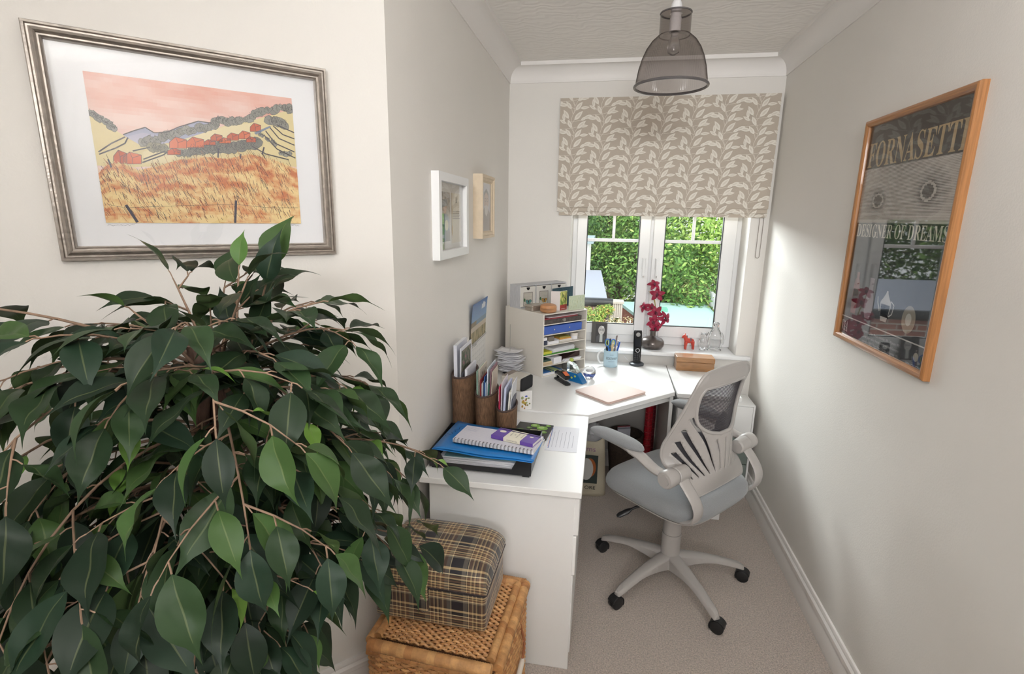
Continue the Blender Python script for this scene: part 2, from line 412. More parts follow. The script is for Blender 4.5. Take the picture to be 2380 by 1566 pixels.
mnt = [(640, 700), (700, 678), (755, 662), (800, 690), (860, 690), (930, 660), (1030, 630), (1100, 640), (1130, 700), (1000, 800), (700, 800)]
shape(mnt, MOUNT, .0003); ink(mnt[:8], .002)
shape([(640, 715), (740, 690), (830, 705), (900, 690), (900, 780), (640, 780)], mixc(MOUNT, rgb(190, 185, 200), .5), .0004)
shape([(430, 560), (470, 590), (560, 650), (660, 715), (740, 760), (900, 740), (1030, 700), (1180, 650), (1330, 620), (1540, 570), (1560, 870), (1300, 830), (900, 860), (660, 870), (500, 860)], HILL, .0005)
shape([(740, 790), (900, 740), (1180, 655), (1300, 640), (1310, 760), (1000, 840), (760, 850)], TAN, .0006)
def bushes(pts, r, n, c, off):
    q = [Vector(A(*p)) for p in pts]
    for i in range(n):
        t = i/(n-1)*(len(q)-1); k = min(int(t), len(q)-2); p = q[k].lerp(q[k+1], t-k)+Vector((rnd.uniform(-1, 1), rnd.uniform(-1, 1)))*r*.35
        rr = r*rnd.uniform(.7, 1.2); cc = mixc(c, INK, rnd.uniform(0, .3))
        poly = [clampA((p.x+rr*(1+.2*rnd.uniform(-1, 1))*math.cos(2*PI*j/9), p.y+rr*(1+.2*rnd.uniform(-1, 1))*math.sin(2*PI*j/9)))+(off+i*2e-6,) for j in range(9)]
        art.poly(poly, cc)
        for j in range(9): art.stroke([poly[j][:2], poly[(j+1) % 9][:2]], .0006, off+i*2e-6+1e-6, INK)
        for j in range(8):
            a = rnd.uniform(0, 2*PI); d = rnd.uniform(0, rr)
            art.stroke([clampA((p.x+d*math.cos(a), p.y+d*math.sin(a))), clampA((p.x+d*math.cos(a)+rnd.uniform(-.003, .003), p.y+d*math.sin(a)+rnd.uniform(.001, .004)))], .0007, off+.0002, INK)
bushes([(740, 745), (830, 720), (900, 690), (1000, 680), (1100, 650), (1140, 620), (1200, 635), (1280, 620), (1370, 580), (1470, 560), (1520, 570)], .0085, 46, BUSH, .0008)
bushes([(475, 590), (530, 620), (600, 670)], .006, 14, BUSH, .0008)
bushes([(1000, 780), (1100, 770), (1200, 765), (1330, 740)], .011, 34, rgb(122, 121, 114), .0010)
bushes([(930, 800), (1000, 790)], .009, 6, rgb(128, 126, 118), .0010)
bushes([(1400, 630), (1480, 650)], .011, 9, BUSH, .0010); bushes([(790, 760), (850, 770)], .009, 6, rgb(150, 146, 124), .0009); bushes([(1350, 700), (1430, 745)], .005, 6, BUSH, .0010); bushes([(1460, 800), (1500, 800)], .006, 4, rgb(150, 150, 140), .001)
for (x, y, w, h) in ((590, 780, 70, 70), (640, 790, 95, 62), (880, 712, 90, 60), (970, 712, 90, 55), (870, 770, 70, 34), (1095, 695, 60, 40), (1180, 690, 60, 40), (1240, 680, 60, 42), (1300, 640, 55, 44), (1060, 725, 60, 30), (1140, 715, 60, 30), (1280, 710, 50, 30)):
    a, b, c_, d, e = (x, y+h), (x, y+h*.45), (x+w*.35, y), (x+w, y+h*.25), (x+w, y+h)
    shape([a, b, c_, d, e], ROOF if rnd.random() < .6 else ROOF2, .0011); ink([a, b, c_, d, e, a], .0008, .0014); ink([c_, (x+w*.5, y+h*.5), d], .0008, .0014); ink([(x+w*.5, y+h*.5), (x+w*.5, y+h)], .0008, .0014)
for l in ([(512, 790), (580, 745), (650, 712)], [(515, 802), (600, 770), (650, 745), (665, 715)], [(740, 845), (850, 805), (870, 790)], [(745, 828), (860, 785)], [(690, 785), (780, 765)], [(1400, 660), (1450, 720), (1530, 755)], [(1420, 655), (1470, 700), (1530, 722)], [(1380, 680), (1430, 745), (1530, 790)], [(1370, 700), (1440, 775), (1535, 822)], [(1440, 650), (1530, 690)], [(1310, 760), (1380, 800), (1500, 830)]): ink(l, .0026, .0012, c=rgb(70, 66, 72))
shape([(1320, 690), (1400, 655), (1410, 660), (1330, 700)], rgb(120, 130, 150), .0013)
# the grass field
F1, F2, F3 = rgb(230, 204, 146), rgb(204, 128, 80), rgb(182, 98, 62)
top = [(500, 900), (560, 850), (640, 850), (720, 885), (830, 860), (930, 830), (1060, 815), (1180, 825), (1300, 800), (1420, 830), (1545, 880)]
tp = sorted(clampA(A(*p)) for p in top)
def ytop(x):
    for (a, b), (c, d) in zip(tp, tp[1:]):
        if x <= c: return b+(d-b)*max(0, (x-a))/(c-a+1e-9)
    return tp[-1][1]
n_u, n_v = 110, 52
for i in range(n_u):
    for j in range(n_v):
        x0 = px0+(px1-px0)*i/n_u; x1 = px0+(px1-px0)*(i+1)/n_u
        p = [(x0, py0+(ytop(x0)-py0)*j/n_v), (x1, py0+(ytop(x1)-py0)*j/n_v), (x1, py0+(ytop(x1)-py0)*(j+1)/n_v), (x0, py0+(ytop(x0)-py0)*(j+1)/n_v)]
        u, v = i/n_u, j/n_v; t = fbm(u*7+v*2.5, v*6, 1, 3)*.9+.42+(.25 if v > .75 else 0)+fbm(u*40, v*14, 1, 5)*.5-(.25 if v < .12 else 0)
        cc = mixc(F1, F2, min(1, max(0, t))); cc = mixc(cc, F3, min(1, max(0, t-.8)))
        art.poly([(a, b, .0016) for a, b in p], cc)
for k in range(900):
    x = rnd.uniform(px0+.004, px1-.012); y = py0+(ytop(x)-py0)*rnd.random()**.8; l = rnd.uniform(.006, .02); a = rnd.uniform(1.75, 2.3)+.25*fbm(x*20, y*20)
    e = clampA((x+l*math.cos(a)*.8, y+l*math.sin(a)))
    art.stroke([clampA((x, y)), e], rnd.uniform(.0005, .0010), .0018, rnd.choice((INK, rgb(150, 82, 48), rgb(120, 66, 46), rgb(70, 60, 60))))
for k in range(150):
    x = px0+(px1-px0)*rnd.random(); y = ytop(x); art.stroke([clampA((x, y-.002)), clampA((x-.003, y+rnd.uniform(.001, .006)))], .0007, .0018, rgb(226, 200, 140))
for q, w in (([(655, 1065), (715, 1155)], .0055), ([(1226, 1042), (1222, 1158)], .0050), ([(562, 828), (580, 870)], .003), ([(1135, 770), (1133, 820)], .003), ([(1372, 765), (1362, 803)], .003), ([(1252, 800), (1248, 825)], .002)): ink(q, w, .002, c=rgb(58, 56, 74))
ink([(560, 1062), (650, 1080), (900, 1070), (1222, 1062), (1400, 1080), (1550, 1080)], .0006, .002)
obj('print', art, mat('etching_print', None, .75, attr=True), pic, flat=True, recalc=False).location = (0, 0, .0075)
for x0, x1 in ((560, 700), (1492, 1555)):
    sg = MB(); q = [A(x0+(x1-x0)*i/26, 1170+rnd.uniform(-5, 5)) for i in range(27)]; sg.stroke(q, .0005, 0, rgb(130, 130, 134))
    obj('pencil_caption', sg, PRINT, pic, flat=True, recalc=False).location = (0, 0, .0085)
obj('glazing', MB().box(-aw/2+.028, aw/2-.028, -ah/2+.028, ah/2-.028, .0112, .0125), clear('picture_glass'), pic)

# ---------- tall poster in an oak frame on the right wall
Mp = frameM((RW-.022, 0, 0), (0, -1, 0), (0, 0, 1))
cs = [plane_hit(*q, Mp) for q in ((2010, 283), (2280, 185), (2140, 886), (1936, 780))]
ax0 = (cs[0].x+cs[3].x)/2; ax1 = (cs[1].x+cs[2].x)/2; ay0 = (cs[2].y+cs[3].y)/2; ay1 = (cs[0].y+cs[1].y)/2
pw, ph = ax1-ax0, ay1-ay0
po = thing('framed_poster', 'tall black exhibition poster in an oak frame on the right wall', 'poster')
po.matrix_world = Mp @ Matrix.Translation(((ax0+ax1)/2, (ay0+ay1)/2, -.022))
OAK = mat('oak', rgb(164, 112, 66), .38, var=.22, vscale=9, stretch=(1, 26, 26), coat=.3); OAKV = mat('oak_upright', rgb(164, 112, 66), .38, var=.22, vscale=9, stretch=(26, 1, 26), coat=.3)
prof = [(0, 0), (0, .017), (.003, .021), (.009, .023), (.016, .021), (.021, .016), (.022, .010), (.022, .004)]
fr_ = pframe(pw, ph, prof); fr_.mi = [(k//(len(prof)-1)) % 2 for k in range(len(fr_.f))]; obj('frame', fr_, [OAK, OAKV], po, ang=25)
obj('backing_board', MB().box(-pw/2+.004, pw/2-.004, -ph/2+.004, ph/2-.004, .0005, .004), BLACKP, po)
s = MB(); iw, ih = pw-.042, ph-.042; BK = rgb(26, 26, 30); Mq = po.matrix_world @ Matrix.Translation((0, 0, .006))
s.poly([(-iw/2, -ih/2, 0), (iw/2, -ih/2, 0), (iw/2, ih/2, 0), (-iw/2, ih/2, 0)], BK)
def B_(x, y): p = plane_hit(1900+x/2.1167, 160+y/2.1167, Mq); return (p.x, p.y)
GOLD = rgb(176, 152, 112); CRM = rgb(206, 200, 188)
b_top = (B_(222, 497)[1]+B_(682, 422)[1])/2; b_bot = (B_(180, 757)[1]+B_(612, 763)[1])/2
s.poly([(-iw/2, b_bot, .0004), (iw/2, b_bot, .0004), (iw/2, b_top, .0004), (-iw/2, b_top, .0004)], rgb(196, 190, 184))
# plain engraved band: ruled lines that swell around two dark ovals
bh = b_top-b_bot; ov = [(-iw*.27, b_bot+bh*.40, .060, .040), (iw*.24, b_bot+bh*.50, .062, .045)]
nl = 44
for k in range(nl):
    y = b_bot+bh*(k+.5)/nl; N = 90
    for i in range(N):
        x0 = -iw/2+iw*i/N; x1 = x0+iw/N*1.02; xm = (x0+x1)/2; d = .2+.13*math.cos(xm/iw*2*PI*1.0+.4)+.35*max(0, (abs(xm)/iw*2-.72))+.25*max(0, (y-b_bot)/bh-.7)
        for (ox, oy, a, b) in ov:
            q = math.hypot((xm-ox)/a, (y-oy)/b)
            d = max(d, .95 if q < .45 else (.12 if q < .62 else (.8-.5*(q-.62)/.4 if q < 1.0 else .42-.3*(q-1) if q < 1.7 else 0)))
        t = bh/nl*min(.96, d)/2
        s.poly([(x0, y-t, .0008), (x1, y-t, .0008), (x1, y+t, .0008), (x0, y+t, .0008)], rgb(38, 36, 40))
I_ = Matrix.Identity(4)
yy = [B_(230, 490), B_(222, 375), B_(690, 405), B_(715, 250)]
tz0 = (B_(225, 493)[1]+B_(690, 410)[1])/2; tz1 = (B_(240, 372)[1]+B_(715, 248)[1])/2
serif = lambda t: ''.join(chr(0x1D400+ord(c)-65) if 'A' <= c <= 'Z' else c for c in t)
words(s, serif('FORNASETTI'), iw*.955, tz1-tz0, GOLD, T(0, (tz0+tz1)/2, 0), .0008)
d0 = (B_(176, 822)[1]+B_(610, 855)[1])/2; d1 = (B_(180, 762)[1]+B_(615, 770)[1])/2
words(s, serif('DESIGNER OF DREAMS'), iw*.955, d1-d0, CRM, T(0, (d0+d1)/2, 0), .0008)
r0 = (B_(107, 1200)[1]+B_(495, 1362)[1])/2
s.poly([(-iw/2, r0-.002, .0008), (iw/2, r0-.002, .0008), (iw/2, r0+.002, .0008), (-iw/2, r0+.002, .0008)], rgb(190, 186, 182))
v0 = B_(122, 1265); words(s, serif('V')+'&'+serif('A'), .05, .040, rgb(210, 206, 200), T(-iw/2+.034, r0-.035, 0), .0008)
for k, l in enumerate(('Victoria and Albert Museum 3 October 1991 - 19 January 1992', 'Daimler Jaguar Gallery, Nearest Underground South Kensington', 'supported by LIBERTY Regent Street 2 October - 6 November 1991')):
    words(s, l, .235, .0115, rgb(165, 162, 160), T(.018, r0-.026-.017*k, 0), .0008)
s.poly([(iw/2-.052+.013*math.cos(a), r0-.036+.013*math.sin(a), .0008) for a in (2*PI*i/20 for i in range(20))], rgb(150, 146, 130))
words(s, 'IMMAGINAZIONE', .09, .013, rgb(165, 162, 160), T(iw/2-.052, r0-.066, 0), .0008)
# plain pots, teapot and plate along the bottom of the black field
def lat(cx, y0, h, prof, c):
    prof = [(p.x, p.y) for p in spline([(a, b, 0) for a, b in prof], 6)]
    s.poly([(cx+w, y0+h*t, .0009) for t, w in prof]+[(cx-w, y0+h*t, .0009) for t, w in reversed(prof)], c)
lat(-iw*.36, r0+.02, .15, [(0, .018), (.5, .024), (.8, .018), (.85, .01), (1, .01)], rgb(120, 70, 70))
lat(-iw*.36, r0+.06, .05, [(0, .02), (1, .02)], rgb(170, 130, 80))
lat(-iw*.17, r0+.02, .14, [(0, .016), (.25, .03), (.5, .026), (.75, .014), (1, .016)], rgb(120, 108, 116))
lat(.015, r0+.03, .10, [(0, .018), (.55, .034), (.75, .02), (.9, .008), (1, .004)], rgb(196, 192, 186))
lat(.015, r0+.045, .04, [(0, .023), (1, .029)], rgb(110, 96, 100))
s.stroke([(-.018, r0+.06), (-.035, r0+.085), (-.04, r0+.105)], .006, .0009, rgb(196, 192, 186)); s.stroke([(.045, r0+.1), (.066, r0+.09), (.06, r0+.06), (.042, r0+.05)], .004, .0009, rgb(196, 192, 186))
s.poly([(iw*.28+.036*math.cos(a), r0+.062+.042*math.sin(a), .0009) for a in (2*PI*i/28 for i in range(28))], rgb(140, 132, 116))
s.poly([(iw*.28+.016*math.cos(a), r0+.062+.019*math.sin(a), .0011) for a in (2*PI*i/24 for i in range(24))], rgb(186, 182, 172))
obj('print', s, mat('poster_ink', None, .6, attr=True), po, flat=True, recalc=False).location = (0, 0, .006)
obj('glazing', MB().box(-pw/2+.02, pw/2-.02, -ph/2+.02, ph/2-.02, .0085, .0098), clear('picture_glass'), po)

# ---------- white frame with a photograph and letter, cream box frame with a portrait, calendar (left wall)
def leftM(xoff): return frameM((LW+xoff, 0, 0), (0, 1, 0), (0, 0, 1))
def rect_on(M, q):
    cs = [plane_hit(*p, M) for p in q]
    return ((cs[0].x+cs[3].x)/2, (cs[1].x+cs[2].x)/2, (cs[2].y+cs[3].y)/2, (cs[0].y+cs[1].y)/2)
M = leftM(.028); x0, x1, y0, y1 = rect_on(M, ((1022, 387), (1091, 424), (1088, 594), (1021, 601)))
w, h = x1-x0, y1-y0
t = thing('picture_frame', 'white picture frame holding a photograph beside a printed letter', 'picture'); t.matrix_world = M @ Matrix.Translation(((x0+x1)/2, (y0+y1)/2, -.028))
obj('frame', pframe(w, h, [(0, 0), (0, .028), (.03, .028), (.031, .026), (.031, .008)]), mat('white_frame_paint', rgb(240, 240, 240), .35), t, ang=25)
obj('mount', MB().box(-w/2+.01, w/2-.01, -h/2+.01, h/2-.01, .001, .008), mat('grey_mount', rgb(206, 204, 198), .8), t)
s = MB(); ww, hh = w-.07, h-.09
fx0, fx1 = -w*.36, -w*.02; fy0, fy1 = -h*.30, h*.29
def rect(mb, x0, x1, y0, y1, z, c): mb.poly([(x0, y0, z), (x1, y0, z), (x1, y1, z), (x0, y1, z)], c)
def mottled(mb, x0, x1, y0, y1, n, m_, z, fc):
    for i in range(n):
        for j in range(m_):
            rect(mb, x0+(x1-x0)*i/n, x0+(x1-x0)*(i+1)/n, y0+(y1-y0)*j/m_, y0+(y1-y0)*(j+1)/m_, z, fc((i+.5)/n, (j+.5)/m_))
def ell(mb, cx, cy, a, b, z, c, n=18): mb.poly([(cx+a*math.cos(2*PI*i/n), cy+b*math.sin(2*PI*i/n), z) for i in range(n)], c)
mottled(s, fx0, fx1, fy0, fy1, 14, 20, 0, lambda u, v: mixc(rgb(92, 84, 76), rgb(170, 160, 148), min(1, max(0, .5+fbm(u*6, v*6, 1, 2)*1.2))))
fc_ = (fx0+fx1)/2; fW = fx1-fx0; fH = fy1-fy0
s.poly([(fc_-fW*.42, fy0, .0003), (fc_+fW*.45, fy0, .0003), (fc_+fW*.40, fy0+fH*.48, .0003), (fc_+fW*.1, fy0+fH*.56, .0003), (fc_-fW*.2, fy0+fH*.56, .0003), (fc_-fW*.42, fy0+fH*.45, .0003)], rgb(86, 104, 124))
ell(s, fc_, fy0+fH*.67, fW*.16, fH*.10, .0005, rgb(196, 158, 136)); s.poly([(fc_-fW*.28, fy0+fH*.68, .0007), (fc_+fW*.28, fy0+fH*.74, .0007), (fc_+fW*.2, fy0+fH*.86, .0007), (fc_-fW*.2, fy0+fH*.84, .0007)], rgb(66, 80, 92))
ell(s, fc_+fW*.15, fy0+fH*.33, fW*.17, fH*.11, .0006, rgb(206, 200, 160)); s.poly([(fc_+fW*.06, fy0, .0005), (fc_+fW*.46, fy0, .0005), (fc_+fW*.44, fy0+fH*.22, .0005), (fc_+fW*.1, fy0+fH*.22, .0005)], rgb(96, 92, 90))
rect(s, fc_-fW*.45, fc_+.0, fy0+.01, fy0+fH*.38, .0004, rgb(84, 122, 132))
lx0, lx1 = w*.03, w*.36
rect(s, lx0, lx1, -h*.33, h*.29, 0, rgb(216, 208, 186)); lc = (lx0+lx1)/2
for k in range(5): rect(s, lx0+w*.03, lx1-w*.03-(k % 2)*.01, h*(.06-.022*k), h*(.068-.022*k), .0004, rgb(120, 112, 104))
s.poly([(lc-.006, h*.17, .0004), (lc+.006, h*.17, .0004), (lc+.004, h*.22, .0004), (lc, h*.25, .0004), (lc-.004, h*.22, .0004)], rgb(70, 66, 66))
rect(s, lx0+.003, lx0+.007, -h*.2, h*.29, .0005, rgb(206, 170, 84)); ell(s, lx0+.006, -h*.17, .006, .022, .0006, rgb(206, 170, 84)); s.stroke([(lc-.01, -h*.16), (lc-.004, -h*.13), (lc+.002, -h*.17), (lc+.01, -h*.14), (lc+.02, -h*.17)], .0008, .0005, rgb(90, 90, 110))
obj('print', s, GLOSSP, t, flat=True, recalc=False).location = (0, 0, .0085)
obj('glazing', MB().box(-w/2+.026, w/2-.026, -h/2+.026, h/2-.026, .011, .012), clear('picture_glass'), t)

M = leftM(.045); x0, x1, y0, y1 = rect_on(M, ((1122, 401), (1150, 415), (1150, 552), (1122, 553)))
w, h = x1-x0, y1-y0
t = thing('portrait_picture', 'cream box frame with a drawn portrait on the left wall', 'picture'); t.matrix_world = M @ Matrix.Translation(((x0+x1)/2, (y0+y1)/2, -.045))
CREAM = mat('cream_frame_paint', rgb(216, 198, 172), .5, var=.05, vscale=40)
obj('frame', pframe(w, h, [(0, 0), (0, .045), (.012, .045), (.014, .040), (.026, .037), (.028, .034), (.032, .034), (.033, .031), (.036, .031)]), CREAM, t, ang=25)
obj('backing_board', MB().box(-w/2+.004, w/2-.004, -h/2+.004, h/2-.004, .0005, .0305), CREAM, t)
s = MB(); a, b = w/2-.034, h/2-.034
mottled(s, -a, a, -b, b, 8, 12, 0, lambda u, v: mixc(rgb(176, 180, 192), rgb(200, 200, 206), v))
s.poly([(-a, -b, .0003), (a, -b, .0003), (a*.8, -b*.25, .0003), (a*.3, -b*.02, .0003), (-a*.4, -b*.02, .0003), (-a*.9, -b*.3, .0003)], rgb(136, 118, 104))
ell(s, 0, b*.28, a*.56, b*.42, .0005, rgb(196, 166, 146)); s.poly([(-a*.58, b*.25, .0006), (-a*.5, b*.6, .0006), (0, b*.78, .0006), (a*.5, b*.6, .0006), (a*.6, b*.2, .0006), (a*.42, b*.48, .0006), (0, b*.62, .0006), (-a*.42, b*.48, .0006)], rgb(112, 106, 102))
s.poly([(-a*.4, b*.02, .0007), (-a*.3, -b*.25, .0007), (0, -b*.4, .0007), (a*.3, -b*.25, .0007), (a*.4, b*.02, .0007), (0, b*.1, .0007)], rgb(206, 198, 190))
for q in (-1, 1): s.stroke([(q*a*.06+q*a*.16+a*.15*math.cos(2*PI*i/12), b*.3+b*.07*math.sin(2*PI*i/12)) for i in range(13)], .003, .0009, rgb(50, 46, 46))
for k in range(26): x = rnd.uniform(-a*.8, a*.8); y = rnd.uniform(-b, -b*.3); s.stroke([(x, y), (x+rnd.uniform(-.012, .012), y+rnd.uniform(.01, .03))], .0012, .0008, rgb(90, 74, 66))
obj('drawing', s, PRINT, t, flat=True, recalc=False).location = (0, 0, .0308)
obj('glazing', MB().box(-w/2+.036, w/2-.036, -h/2+.033, h/2-.033, .0326, .0334), clear('picture_glass'), t)

M = leftM(.014)
cs = [plane_hit(*q, M) for q in ((1098, 712), (1132, 684), (1131, 774), (1096, 804))]
x0, x1 = (cs[0].x+cs[3].x)/2, (cs[1].x+cs[2].x)/2; yt = (cs[0].y+cs[1].y)/2; ym = (cs[2].y+cs[3].y)/2
w = x1-x0; t = thing('wall_calendar', 'calendar with a beach and dunes photograph hanging on the left wall', 'calendar'); t.matrix_world = frameM((LW+.001, (x0+x1)/2, ym), (0, 1, 0), (0, 0, 1))
s = MB(); hh = yt-ym; bow = lambda y: .006+.012*max(0, y/hh)**2 if y > 0 else .006
def cphoto(u, v):
    if v > .55: return mixc(rgb(120, 160, 200), rgb(52, 104, 168), (v-.55)/.45) if not ((u-.75)**2/.02+(v-.82)**2/.006 < 1) else rgb(206, 216, 226)
    if v > .42: return rgb(108, 136, 158) if u > .35 else rgb(128, 116, 96)
    if v > .3: return rgb(196, 182, 162)
    return mixc(rgb(112, 104, 66), rgb(172, 156, 116), min(1, max(0, .5+fbm(u*12, v*3, 1, 8)*1.3)))
n = 24
for i in range(n):
    for j in range(n):
        q = [(-w/2+w*a/n, hh*b/n, bow(hh*b/n)) for a, b in ((i, j), (i+1, j), (i+1, j+1), (i, j+1))]; s.poly(q, cphoto((i+.5)/n, (j+.5)/n))
obj('photo_page', s, GLOSSP, t, recalc=False)
s = MB(); gh = .205; rect(s, -w/2, w/2, -gh, -.001, .006, rgb(226, 224, 220))
words(s, 'OCTOBER', w*.3, .010, rgb(110, 108, 108), T(-w*.28, -.016, 0), .0064)
for k in range(8): x = -w/2+.01+(w-.02)*k/7; s.stroke([(x, -.03), (x, -gh+.01)], .0008, .0064, rgb(150, 150, 150))
for k in range(7): y = -.03-(gh-.04)*k/6; s.stroke([(-w/2+.01, y), (w/2-.01, y)], .0008, .0064, rgb(150, 150, 150))
for k in range(30): words(s, str(k+1), None, .006, rgb(120, 120, 124), T(-w/2+.02+(w-.02)/7*((k+2) % 7), -.036-(gh-.04)/6*((k+2)//7), 0), .0064)
obj('month_page', s, PRINT, t, recalc=False, flat=True)
s = MB()
for k in range(24): x = -w/2+.01+(w-.02)*k/23; s.tube([(x+.001*math.sin(a), .006*math.cos(a)+0, .007+.004*math.sin(a)) for a in (2*PI*i/8 for i in range(8))], .0006, 5, closed=True)
obj('wire_binding', s, STEEL, t)
# ================================================================== roman blind
bx0, bx1 = -.300, .893; byy = BY-.034; bz0, bz1 = 1.618, 2.272
bw = bx1-bx0
t = thing('roman_blind', 'beige roman blind with a pale leaf sprig pattern over the window', 'blind', ((bx0+bx1)/2, byy, 1.6))
LINEN = mat('beige_linen', None, .85, attr=True, bump=.15, bscale=500, var=.03, vscale=300)
CB = rgb(190, 178, 163); CL = rgb(232, 226, 215); CL2 = rgb(218, 210, 197)
def leafpts(x, y, a, l, w):
    out = []
    for i in range(7): q = i/6; out.append((l*q, w*math.sin(PI*q**.85)))
    for i in range(5, 0, -1): q = i/6; out.append((l*q, -w*math.sin(PI*q**.85)))
    ca, sa = math.cos(a), math.sin(a); return [(x+p*ca-r*sa, y+p*sa+r*ca) for p, r in out]
def sprigs(mb, z0, z1, yo):
    """woven leaf sprigs on the cloth between two heights (local), clipped to it"""
    cnt = [0]
    def put(pts, c, lift=0):
        bm_ = [p for p in pts]
        for (ax, lim, sg) in ((1, z1, 1), (1, z0, -1), (0, bw/2, 1), (0, -bw/2, -1)):
            out = []
            for i in range(len(bm_)):
                p, q = bm_[i], bm_[(i+1) % len(bm_)]; dp = (lim-p[ax])*sg; dq = (lim-q[ax])*sg
                if dp >= 0: out.append(p)
                if dp*dq < 0: k = dp/(dp-dq); out.append((p[0]+(q[0]-p[0])*k, p[1]+(q[1]-p[1])*k))
            bm_ = out
            if len(bm_) < 3: return
        cnt[0] += 1; mb.poly([(p[0], yo-cnt[0]*7e-7, p[1]) for p in bm_], c)
    per, sp_ = .148, .168
    for cidx in range(-1, 8):
        cx = -bw/2+.075+cidx*sp_; ph_ = (cidx % 2)*per*.5
        for k in range(-1, 6):
            y = k*per+ph_+.01-.02
            def S(f): return cx+.010*math.sin(2*PI*f)
            st = [(S(i/8), y+per*i/8) for i in range(9)]
            for p, q in zip(st, st[1:]): put([(p[0]-.0009, p[1]), (p[0]+.0009, p[1]), (q[0]+.0009, q[1]), (q[0]-.0009, q[1])], CL)
            for (by0, dx, dy, a, l, w) in ((.0, .012, .022, 50, .046, .0078), (.0, -.008, .030, 128, .040, .0072), (.02, .030, .034, 5, .040, .0058), (.03, -.034, .050, 172, .050, .0070), (.045, .014, .072, 40, .050, .0082), (.045, -.014, .074, 116, .040, .0072), (.075, .036, .084, 4, .038, .0058), (.085, -.030, .100, 150, .034, .0056), (.085, -.040, .112, 100, .034, .0056), (.095, .014, .118, 46, .052, .0085), (.1, -.014, .126, 122, .044, .0078), (.075, -.052, .070, 200, .042, .0065), (.11, .050, .116, 30, .032, .0056)):
                dx *= 1.12; x = S(by0/per)+dx; l *= 1.32; w *= 1.5; put(leafpts(x, y+dy, R(a), l, w), CL); put([(p+.0, q) for p, q in leafpts(x+l*.22*math.cos(R(a)), y+dy+l*.22*math.sin(R(a)), R(a), l*.6, w*.35)], CL2)
                bx_, by_ = S(by0/per), y+by0
                n_l = math.hypot(x-bx_, y+dy-by_); nx, ny = -(y+dy-by_)/n_l*.0008, (x-bx_)/n_l*.0008
                put([(bx_-nx, by_-ny), (x-nx, y+dy-ny), (x+nx, y+dy+ny), (bx_+nx, by_+ny)], CL)
s = MB(); zt, zb = bz1-1.6, 1.664-1.6
seam = 1.843-1.6
s.add([(-bw/2, 0, zb), (bw/2, 0, zb), (bw/2, -.001, seam), (-bw/2, -.001, seam), (bw/2, 0, seam+.003), (-bw/2, 0, seam+.003), (bw/2, 0, zt), (-bw/2, 0, zt)], [(0, 1, 2, 3), (3, 2, 4, 5), (5, 4, 6, 7)], CB)
s.add([(-bw/2, .02, zb), (bw/2, .02, zb), (bw/2, .02, zt), (-bw/2, .02, zt), (-bw/2, 0, zb), (bw/2, 0, zb), (bw/2, 0, zt), (-bw/2, 0, zt)], [(3, 2, 1, 0), (0, 1, 5, 4), (2, 3, 7, 6), (0, 4, 7, 3), (1, 2, 6, 5)], CB)
sprigs(s, zb, zt, -.0015)
obj('fabric_panel', s, LINEN, t, flat=True, recalc=False)
for (z0, z1, yo, ins) in ((1.640-1.6, 1.668-1.6, .007, .004), (1.616-1.6, 1.645-1.6, .015, .010)):
    s = MB(); s.box(-bw/2+ins, bw/2-ins, yo, yo+.010, z0, z1, CB); sprigs(s, z0, z1, yo-.0006); obj('hem_fold', s, LINEN, t, flat=True, recalc=False)
obj('head_rail', MB().box(-bw/2+.005, bw/2-.005, .021, .0335, zt-.04, zt-.002), PVC, t)
cx_ = bw/2-.022; ch_ = MB(); pts = [(cx_-.010, .024, .02), (cx_-.011, .024, -.2)]+[(cx_+.0+.011*math.cos(a), .024, -.2-.012*math.sin(a)) for a in (PI-PI*i/8 for i in range(9))]+[(cx_+.012, .024, .02), (cx_+.012, .025, .1)]
ch_.tube([(cx_-.010, .024, .1)]+pts, .0016, 6)
obj('pull_chain', ch_, mat('grey_chain', rgb(150, 140, 132), .5), t)
# ================================================================== pendant lamp
t = thing('pendant_lamp', 'smoked ribbed bell pendant lamp hanging from the ceiling', 'lamp', (.21, 2.2, 2.085))
SMOKE = clear('smoked_plastic', (.64, .61, .60, 1), rough=.12)
s = MB(); prof = [(.131, .008), (.128, .03), (.122, .065), (.112, .1), (.098, .132), (.08, .158), (.062, .174), (.054, .18)]
N = 180
def rib(u, v, k):
    a = 2*PI*u; r, z = 0, 0
    q = v*(len(prof)-1); i = min(int(q), len(prof)-2); f = q-i; r = prof[i][0]+(prof[i+1][0]-prof[i][0])*f; z = prof[i][1]+(prof[i+1][1]-prof[i][1])*f
    r += .0011*(1 if k % 2 else -1)*min(1, v*12)
    return (r*math.cos(a), r*math.sin(a), z)
v = []; f = []
for j in range(22):
    for i in range(N): v.append(rib(i/N, j/21, i))
for j in range(21):
    for i in range(N): f.append((j*N+i, j*N+(i+1) % N, (j+1)*N+(i+1) % N, (j+1)*N+i))
s.add(v, f); obj('shade', s, SMOKE, t, ang=10)
s = MB(); s.tube([(.134*math.cos(2*PI*i/64), .134*math.sin(2*PI*i/64), .004) for i in range(64)], .005, 8, closed=True); obj('rim', s, mat('smoked_rim', rgb(92, 88, 88), .2), t)
s = MB(); s.lathe([(.056, .176), (.056, .25), (.054, .254), (.050, .254), (.022, .25)], 48, cap=False); obj('collar', s, SMOKE, t)
s = MB(); s.tube([(.055*math.cos(2*PI*i/48), .055*math.sin(2*PI*i/48), .252) for i in range(48)], .003, 8, closed=True); obj('collar_ring', s, mat('smoked_rim'), t)
s = MB(); s.lathe([(.021, .19), (.021, .235), (.019, .237), (.019, .262), (.021, .265), (.019, .282), (.012, .296), (.006, .302)], 32); obj('lamp_holder', s, mat('white_plastic', rgb(234, 232, 232), .35), t)
